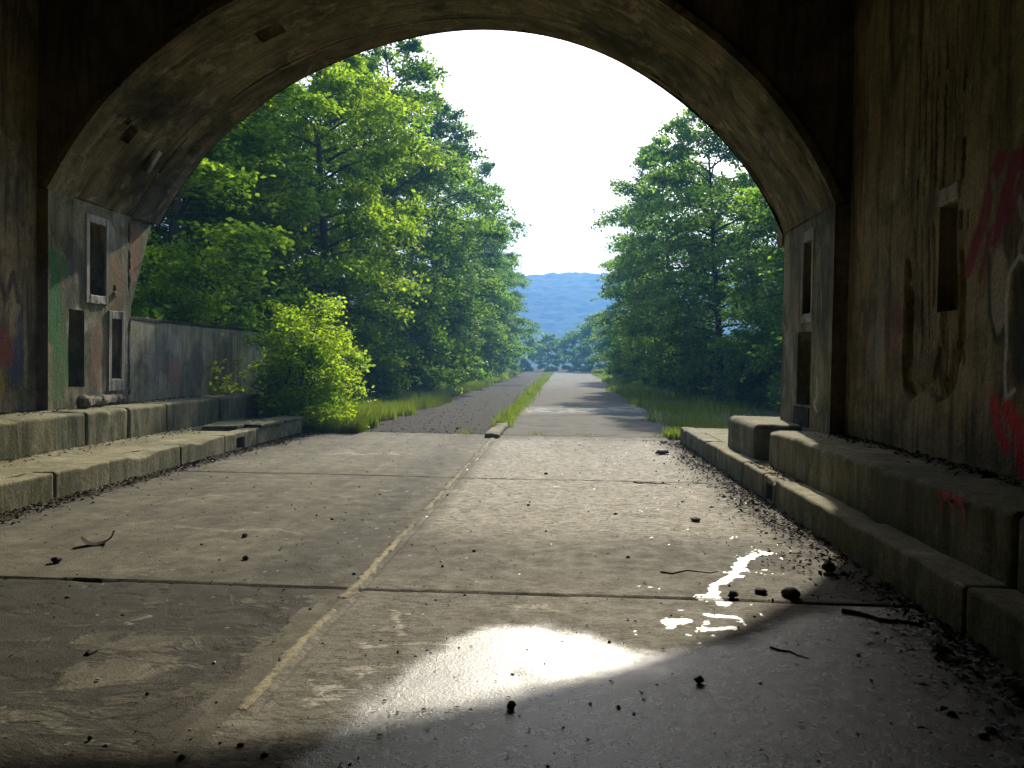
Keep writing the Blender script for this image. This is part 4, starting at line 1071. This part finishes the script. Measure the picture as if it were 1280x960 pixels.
for (kk, tx_, ty_, rz, sc, lb) in SHRUBS:
    plant(kk, 'shrub', (tx_, ty_), rz, sc, lb, 'shrub', 'shrubs along the verges', names=('stems', 'foliage'))

def blades(name, P, hgt, wid, seed, mat='grass'):
    rg = np.random.default_rng(seed); n = len(P); az = rg.uniform(0, 2*np.pi, n)
    h_ = hgt*rg.uniform(.45, 1.25, n); lean = rg.uniform(.1, .6, n)*h_
    d = np.stack([np.cos(az), np.sin(az), np.zeros(n)], -1); s = np.stack([-np.sin(az), np.cos(az), np.zeros(n)], -1)*(wid*rg.uniform(.6, 1.4, n))[:, None]
    up = np.array([0, 0, 1.0])
    m1 = P+d*(lean*.35)[:, None]+up*(h_*.6)[:, None]; m2 = P+d*lean[:, None]+up*h_[:, None]
    V = np.stack([P-s, P+s, m1+s*.7, m1-s*.7, m2+s*.12, m2-s*.12], 1).reshape(-1, 3)
    b = np.arange(n)[:, None]*6
    F = np.concatenate([b+np.array([[0, 1, 2, 3]]), b+np.array([[3, 2, 4, 5]])])
    o = obj_np(name, V, F, M[mat], None, False, {'tint': np.repeat(np.clip(rg.normal(.5, .25, n), 0, 1), 6)})
    return tag(o, kind='stuff')
def verge(n, ylo, yhi, xf, pw, hgt, wid, seed, name='grass', dens=None):
    rg = np.random.default_rng(seed)
    yy = ylo+(yhi-ylo)*rg.uniform(0, 1, n)**pw
    xx = xf(yy, rg)
    P = np.stack([xx, yy, np.maximum(terrain(xx, yy), -.05)], -1)
    if dens is not None:
        kp = dens(xx, yy) > rg.uniform(0, 1, n); P = P[kp]; yy = yy[kp]
    return blades(name, P, hgt*(.6+.8*vn(P[:, 0]*.8, P[:, 1]*.8, seed)) , wid*(1+.03*(P[:, 1]-17)), seed)
verge(30000, 16.6, 110, lambda yy, rg: -4.15-.013*(yy-17)+1.1*(fbm(yy*.6, yy*0, 3)-.5)-np.abs(rg.normal(0, 1.3, len(yy))), 2.2, .40, .009, 51)
verge(9000, 19.0, 105, lambda yy, rg: XM-.006*(yy-17)+.25*(fbm(yy*.5, yy*0, 9)-.5)+rg.normal(0, .15, len(yy))*(.75+.012*(yy-17)), 1.6, .24, .007, 52, dens=lambda X, Y: .25+1.1*vn(Y*.7, Y*0, 7))
verge(30000, 16.8, 110, lambda yy, rg: 2.25+.02*(yy-17)+1.4*(fbm(yy*.35, yy*0, 5)-.5)+np.abs(rg.normal(0, 1.5, len(yy))), 1.9, .3, .008, 53, dens=lambda X, Y: .12+sm(.4, .6, fbm(X*.55, Y*.3, 61))+.55*sm(4.5, 5.5, X))
n = 1800; verge(n, 16.95, 17.6, lambda yy, rg: rg.uniform(-5.3, 2.3, len(yy)), 1, .12, .005, 54, dens=lambda X, Y: sm(.5, .7, vn(X*2, X*0, 4)))
verge(16000, 17, 60, lambda yy, rg: -7.5-np.abs(rg.normal(0, 3.0, len(yy))), 1.5, .5, .008, 55)
verge(9000, 17, 60, lambda yy, rg: 6.8+np.abs(rg.normal(0, 2.5, len(yy))), 1.5, .4, .008, 56)

# ------------------------------------------------------------------ hill
hx = np.linspace(-560, 560, 560); hy = np.linspace(430, 800, 150)
HX, HY = np.meshgrid(hx, hy, indexing='ij')
ridge = 74+9*(fbm(HX*.006, HX*0, 3)-.5)+.035*HX
HZ = ridge*sm(430, 700, HY)-6 + sm(435, 470, HY)*(4*fbm(HX*.02, HY*.02, 6, 3)+2.2*vn(HX*.22, HY*.22, 8)+2.0*vn(HX*.5, HY*.5, 9))
hi = np.arange(HX.size).reshape(HX.shape)
hq = np.stack([hi[:-1, :-1], hi[1:, :-1], hi[1:, 1:], hi[:-1, 1:]], -1).reshape(-1, 4)
tag(obj_np('hill', np.stack([HX.ravel(), HY.ravel(), HZ.ravel()], -1), hq, M['hill'], None, False), kind='structure')

# ------------------------------------------------------------------ air
HAZE = .0018
bm = bmesh.new(); box_bm(bm, -600, 600, -300, 830, -8, 120)
hz = obj_bm('haze', bm, None); tag(hz, kind='stuff')
t = T('haze air')
pv = t.n('VolumePrincipled', {'Color': (.19, .47, 1.0), 'Density': HAZE, 'Anisotropy': .3})
t.t.links.new(pv.outputs[0], t.out.inputs['Volume']); hz.data.materials.append(t.m)
